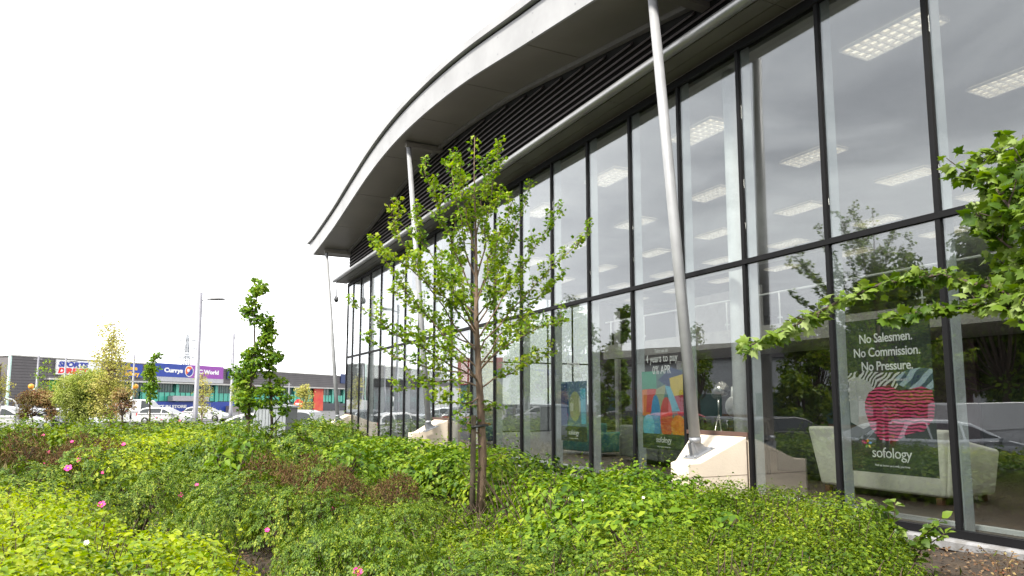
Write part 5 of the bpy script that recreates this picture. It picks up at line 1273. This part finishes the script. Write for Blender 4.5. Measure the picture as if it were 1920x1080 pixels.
clump_tree('columnar_tree', 'right one of the two narrow columnar trees, in front of the grey cabinet', 511, 17.7, [(510, 800), (508, 740), (504, 680), (498, 615)], c2_, LM_col, M_bark, 'maple', .10, 2600, .05, g_, 62)
t = thing('tree_stake', 'pair of short stakes tied to the right columnar tree', 'stake', tuple(at(515, 870, 17.6)))
b = MB(); b.tube([(0, 0, 0), (0, 0, 1.0)], .035, 8); link('post', b.mesh('post'), t, m=MATS['weathered_stake'])
sc = 27/F_PX
c3 = column([(297, 665), (285, 676), (282, 690), (281, 710), (282, 735), (279, 752)], [8, 12, 16, 22, 22, 8], 26, rg, sc, .3)+[(292, 690, .16, .7), (296, 668, .14, .6), (300, 664, .10, .5), (292, 712, .14, .8)]
clump_tree('wind_bent_tree', 'small narrow tree bent to the right at its top between the blue signs', 281, 27, [(281, 780), (281, 730), (283, 690), (294, 666)], c3, LM_col, M_bark, 'simple', .13, 1500, .045, None, 63)
rb = np.random.default_rng(9)
sc = 34/F_PX
def cloud(cx_, cy_, wx, wy, n, rng, r0_, r1_, cone=0):
    o = []
    for i in range(n):
        v = rng.uniform(-1, 1); ww = wx*(1-cone*(1-(v+1)/2)); a = rng.uniform(-1, 1)*math.sqrt(max(0, 1-abs(v)**2.5)); o.append((cx_+a*ww, cy_+v*wy, rng.uniform(r0_, r1_), rng.uniform(.6, 1)))
    return o
clump_tree('pale_birch', 'tall airy pale yellow green birch before the white and blue signs', 207, 33, [(208, 790), (207, 700), (210, 650), (216, 608)], cloud(204, 695, 46, 84, 64, rb, .35, .7, .7), LM_birch, M_bark_red, 'simple', .12, 260, .06, None, 64)
clump_tree('willow_shrub', 'bushy grey green willow like tree left of the birch', 160, 34, [(160, 780), (162, 740)], cloud(160, 742, 40, 38, 46, rb, .35, .7), LM_willow, M_bark, 'narrow', .17, 900, .06, None, 65)
clump_tree('red_leafed_tree', 'small crooked tree with sparse reddish brown crown left of the wind bent tree', 232, 24, [(231, 815), (229, 780), (236, 750)], cloud(232, 752, 22, 20, 26, rb, .12, .26), LM_red, M_bark, 'simple', .07, 1100, .07, None, 66)
clump_tree('young_birch', 'slim pale young birch right of the tall street lamp', 379, 45, [(378, 790), (380, 740), (380, 702)], cloud(379, 738, 18, 36, 22, rb, .22, .42, .7), LM_birch, M_bark_red, 'simple', .13, 380, .05, None, 67)
clump_tree('young_birch', 'pale yellow green young tree left of the red banner', 571, 52, [(571, 790), (572, 745), (573, 725)], cloud(571, 748, 17, 24, 20, rb, .25, .5, .5), LM_birch, M_bark_red, 'simple', .14, 420, .05, None, 68)
clump_tree('small_tree', 'small green tree half hidden left of the columnar trees', 448, 50, [(448, 790), (448, 740)], cloud(449, 738, 12, 26, 16, rb, .3, .5), LM_willow, M_bark, 'simple', .15, 500, .05, None, 69)
clump_tree('climbing_plant', 'red brown climbing plant draped over frames above the parked cars at left', 70, 37, [(60, 780), (62, 745)], cloud(70, 746, 36, 9, 40, rb, .18, .4)+cloud(46, 765, 10, 18, 10, rb, .2, .35)+cloud(96, 768, 10, 18, 12, rb, .2, .35), LM_red, M_bark, 'simple', .12, 800, .05, None, 70)
clump_tree('young_maple', 'thin tree with sparse green leaf tufts before the dark end wall at left', 88, 40, [(88, 780), (86, 730), (90, 680)], cloud(88, 712, 18, 38, 20, rb, .18, .36), LM_maple, M_bark, 'simple', .13, 420, .04, None, 71)
clump_tree('young_birch', 'pale orange green twiggy tree at the very left edge', -4, 36, [(-4, 780), (-2, 730), (3, 682)], cloud(-2, 722, 18, 34, 20, rb, .18, .36), LM_birch, M_bark_red, 'simple', .12, 360, .05, None, 72)
clump_tree('small_tree', 'small yellow green bushy tree in front of the green poster panel', 125, 36, [(125, 780), (126, 740)], cloud(126, 730, 16, 22, 16, rb, .25, .42), LM_birch, M_bark, 'simple', .12, 480, .05, None, 73)
# trees west of the car park, seen mirrored in the glass
def ground_tree(name, label, px, r_, H, W, lm, seed, nl=60, tpl='simple', size=.30, cone=.3, trunkfrac=.25, group='trees beyond the car park'):
    rng = np.random.default_rng(seed); x, y = mir(px, r_); gz = float(ground_z(x, y)); base = np.array([x, y, gz]); parts = []; br = []; tw = []
    tr = [base, base+UP*H*.4+rng.normal(size=3)*.1, base+UP*H*.95]
    for i in range(34):
        v = rng.uniform(0, 1); ww = W*(1-cone*v)*math.sqrt(max(.05, 1-abs(2*v-.9)**2*.8)); a = rng.uniform(0, 6.28); q = math.sqrt(rng.uniform(0, 1))
        c = base+np.array([ww*q*math.cos(a), ww*q*math.sin(a), H*(trunkfrac+(1-trunkfrac)*v)]); r = W*rng.uniform(.22, .38); n = int(nl*r*r*4)
        d = rng.normal(size=(n, 3)); d /= np.linalg.norm(d, axis=1, keepdims=True); P = c+d*(rng.uniform(.3, 1, n)**.5)[:, None]*r
        parts.append(leaves_arrays(tpl, P, d+UP*.6+rng.normal(size=(n, 3))*.6, rng.normal(size=(n, 3)), size*rng.uniform(.6, 1.2, n)))
        br.append(bez(base+UP*H*.3, base*.4+c*.6-UP*.2, c, 4))
    tree_obj(name, label, base, tr, br, [], merge(parts), lm, M_bark, group, r0=.14+H*.01, r1=.03, br=.06)
GT = [(1700, 42, 9, 3.0, LM_dog, 'dark green tree mirrored behind the cushion poster'), (1880, 40, 10, 3.2, LM_dog, 'dark green tree mirrored in the rightmost bay'), (1815, 46, 9.5, 2.8, LM_dog, 'broad tree mirrored right of the poster'), (1640, 52, 9.5, 2.8, LM_hedge, 'dark tree mirrored left of the poster'), (1530, 46, 7.0, 1.9, LM_hedge, 'olive tree mirrored before the pale warehouse'), (1960, 44, 11, 3.5, LM_dog, 'large tree mirrored beyond the right edge'),
      (1500, 36, 3.2, 1.4, LM_hedge, 'low bush mirrored beside the cream sofa'), (1080, 50, 9, 2.2, LM_hedge, 'tree mirrored behind the pale poster'), (1025, 72, 10, 2.6, LM_maple, 'light green trees mirrored above the blue fascia'), (985, 80, 11, 3.0, LM_maple, 'light green tree mirrored near the slim maple'), (1310, 60, 8, 1.5, LM_hedge, 'thin tree mirrored by the tripod lamp'),
      (820, 52, 7, 2.0, LM_red, 'red leafed tree mirrored behind the second post'), (740, 60, 9, 2.2, LM_willow, 'grey green tree mirrored in the far bays'), (700, 48, 8, 1.8, LM_birch, 'golden tree mirrored in the far bays'), (672, 60, 8, 1.8, LM_hedge, 'green tree mirrored near the glass corner'), (780, 66, 9, 2.4, LM_birch, 'pale tree mirrored left of the second post')]
def outside(px, r_, half):
    x, y = mir(px, r_); return math.atan2(x, y)+math.atan2(half, math.hypot(x, y)) < math.radians(-9.6)
for i, (px, r_, H, W, lm, lab) in enumerate(GT):
    if not outside(px, r_, W*1.3): print('skip', lab); continue
    ground_tree('tree', lab, px, r_, H, W, lm, 300+i, nl=90 if r_ < 50 else 55)
# verge hedge on the left margin of the bed (mirrored low in the glass)
rng = np.random.default_rng(77); parts = []
for i, (x, y) in enumerate([(-2.4-.16*yy+rng.normal()*.25, yy+rng.normal()*.2) for yy in np.arange(-2, 27, .75)]+[(-1.3-.16*yy+rng.normal()*.25, yy+rng.normal()*.2) for yy in np.arange(-1, 12, .8)]):
    if math.hypot(x, y) < 1.9 or (x > -.16*y-1.0): continue
    gz = float(ground_z(x, y)); parts.append(dome_leaves(rng, (x, y, gz), .75, .5, 480, .11, 'simple', seed=i, low=.1))
V, T = merge(parts); o = link('verge_hedge', np_mesh('verge_hedge', V, T), m=leafmat('verge_leaf', [(.010, .022, .004), (.025, .045, .006), (.05, .075, .010)], .6, .2)); tag(o, 'low green hedge along the car park edge of the bed mirrored in the glass', 'hedge')
b = MB(); 
for yy in np.arange(-2, 27, 1.5): b.tube([(-2.4-.16*yy, yy, float(ground_z(-2.4-.16*yy, yy))), (-2.4-.16*yy, yy, float(ground_z(-2.4-.16*yy, yy))+.5)], .012, 4)
link('stems', b.mesh('stems'), o, m=M_stem)
print('objects', len(bpy.data.objects), 'tris', sum(len(o.data.polygons) for o in bpy.data.objects if o.type == 'MESH'))
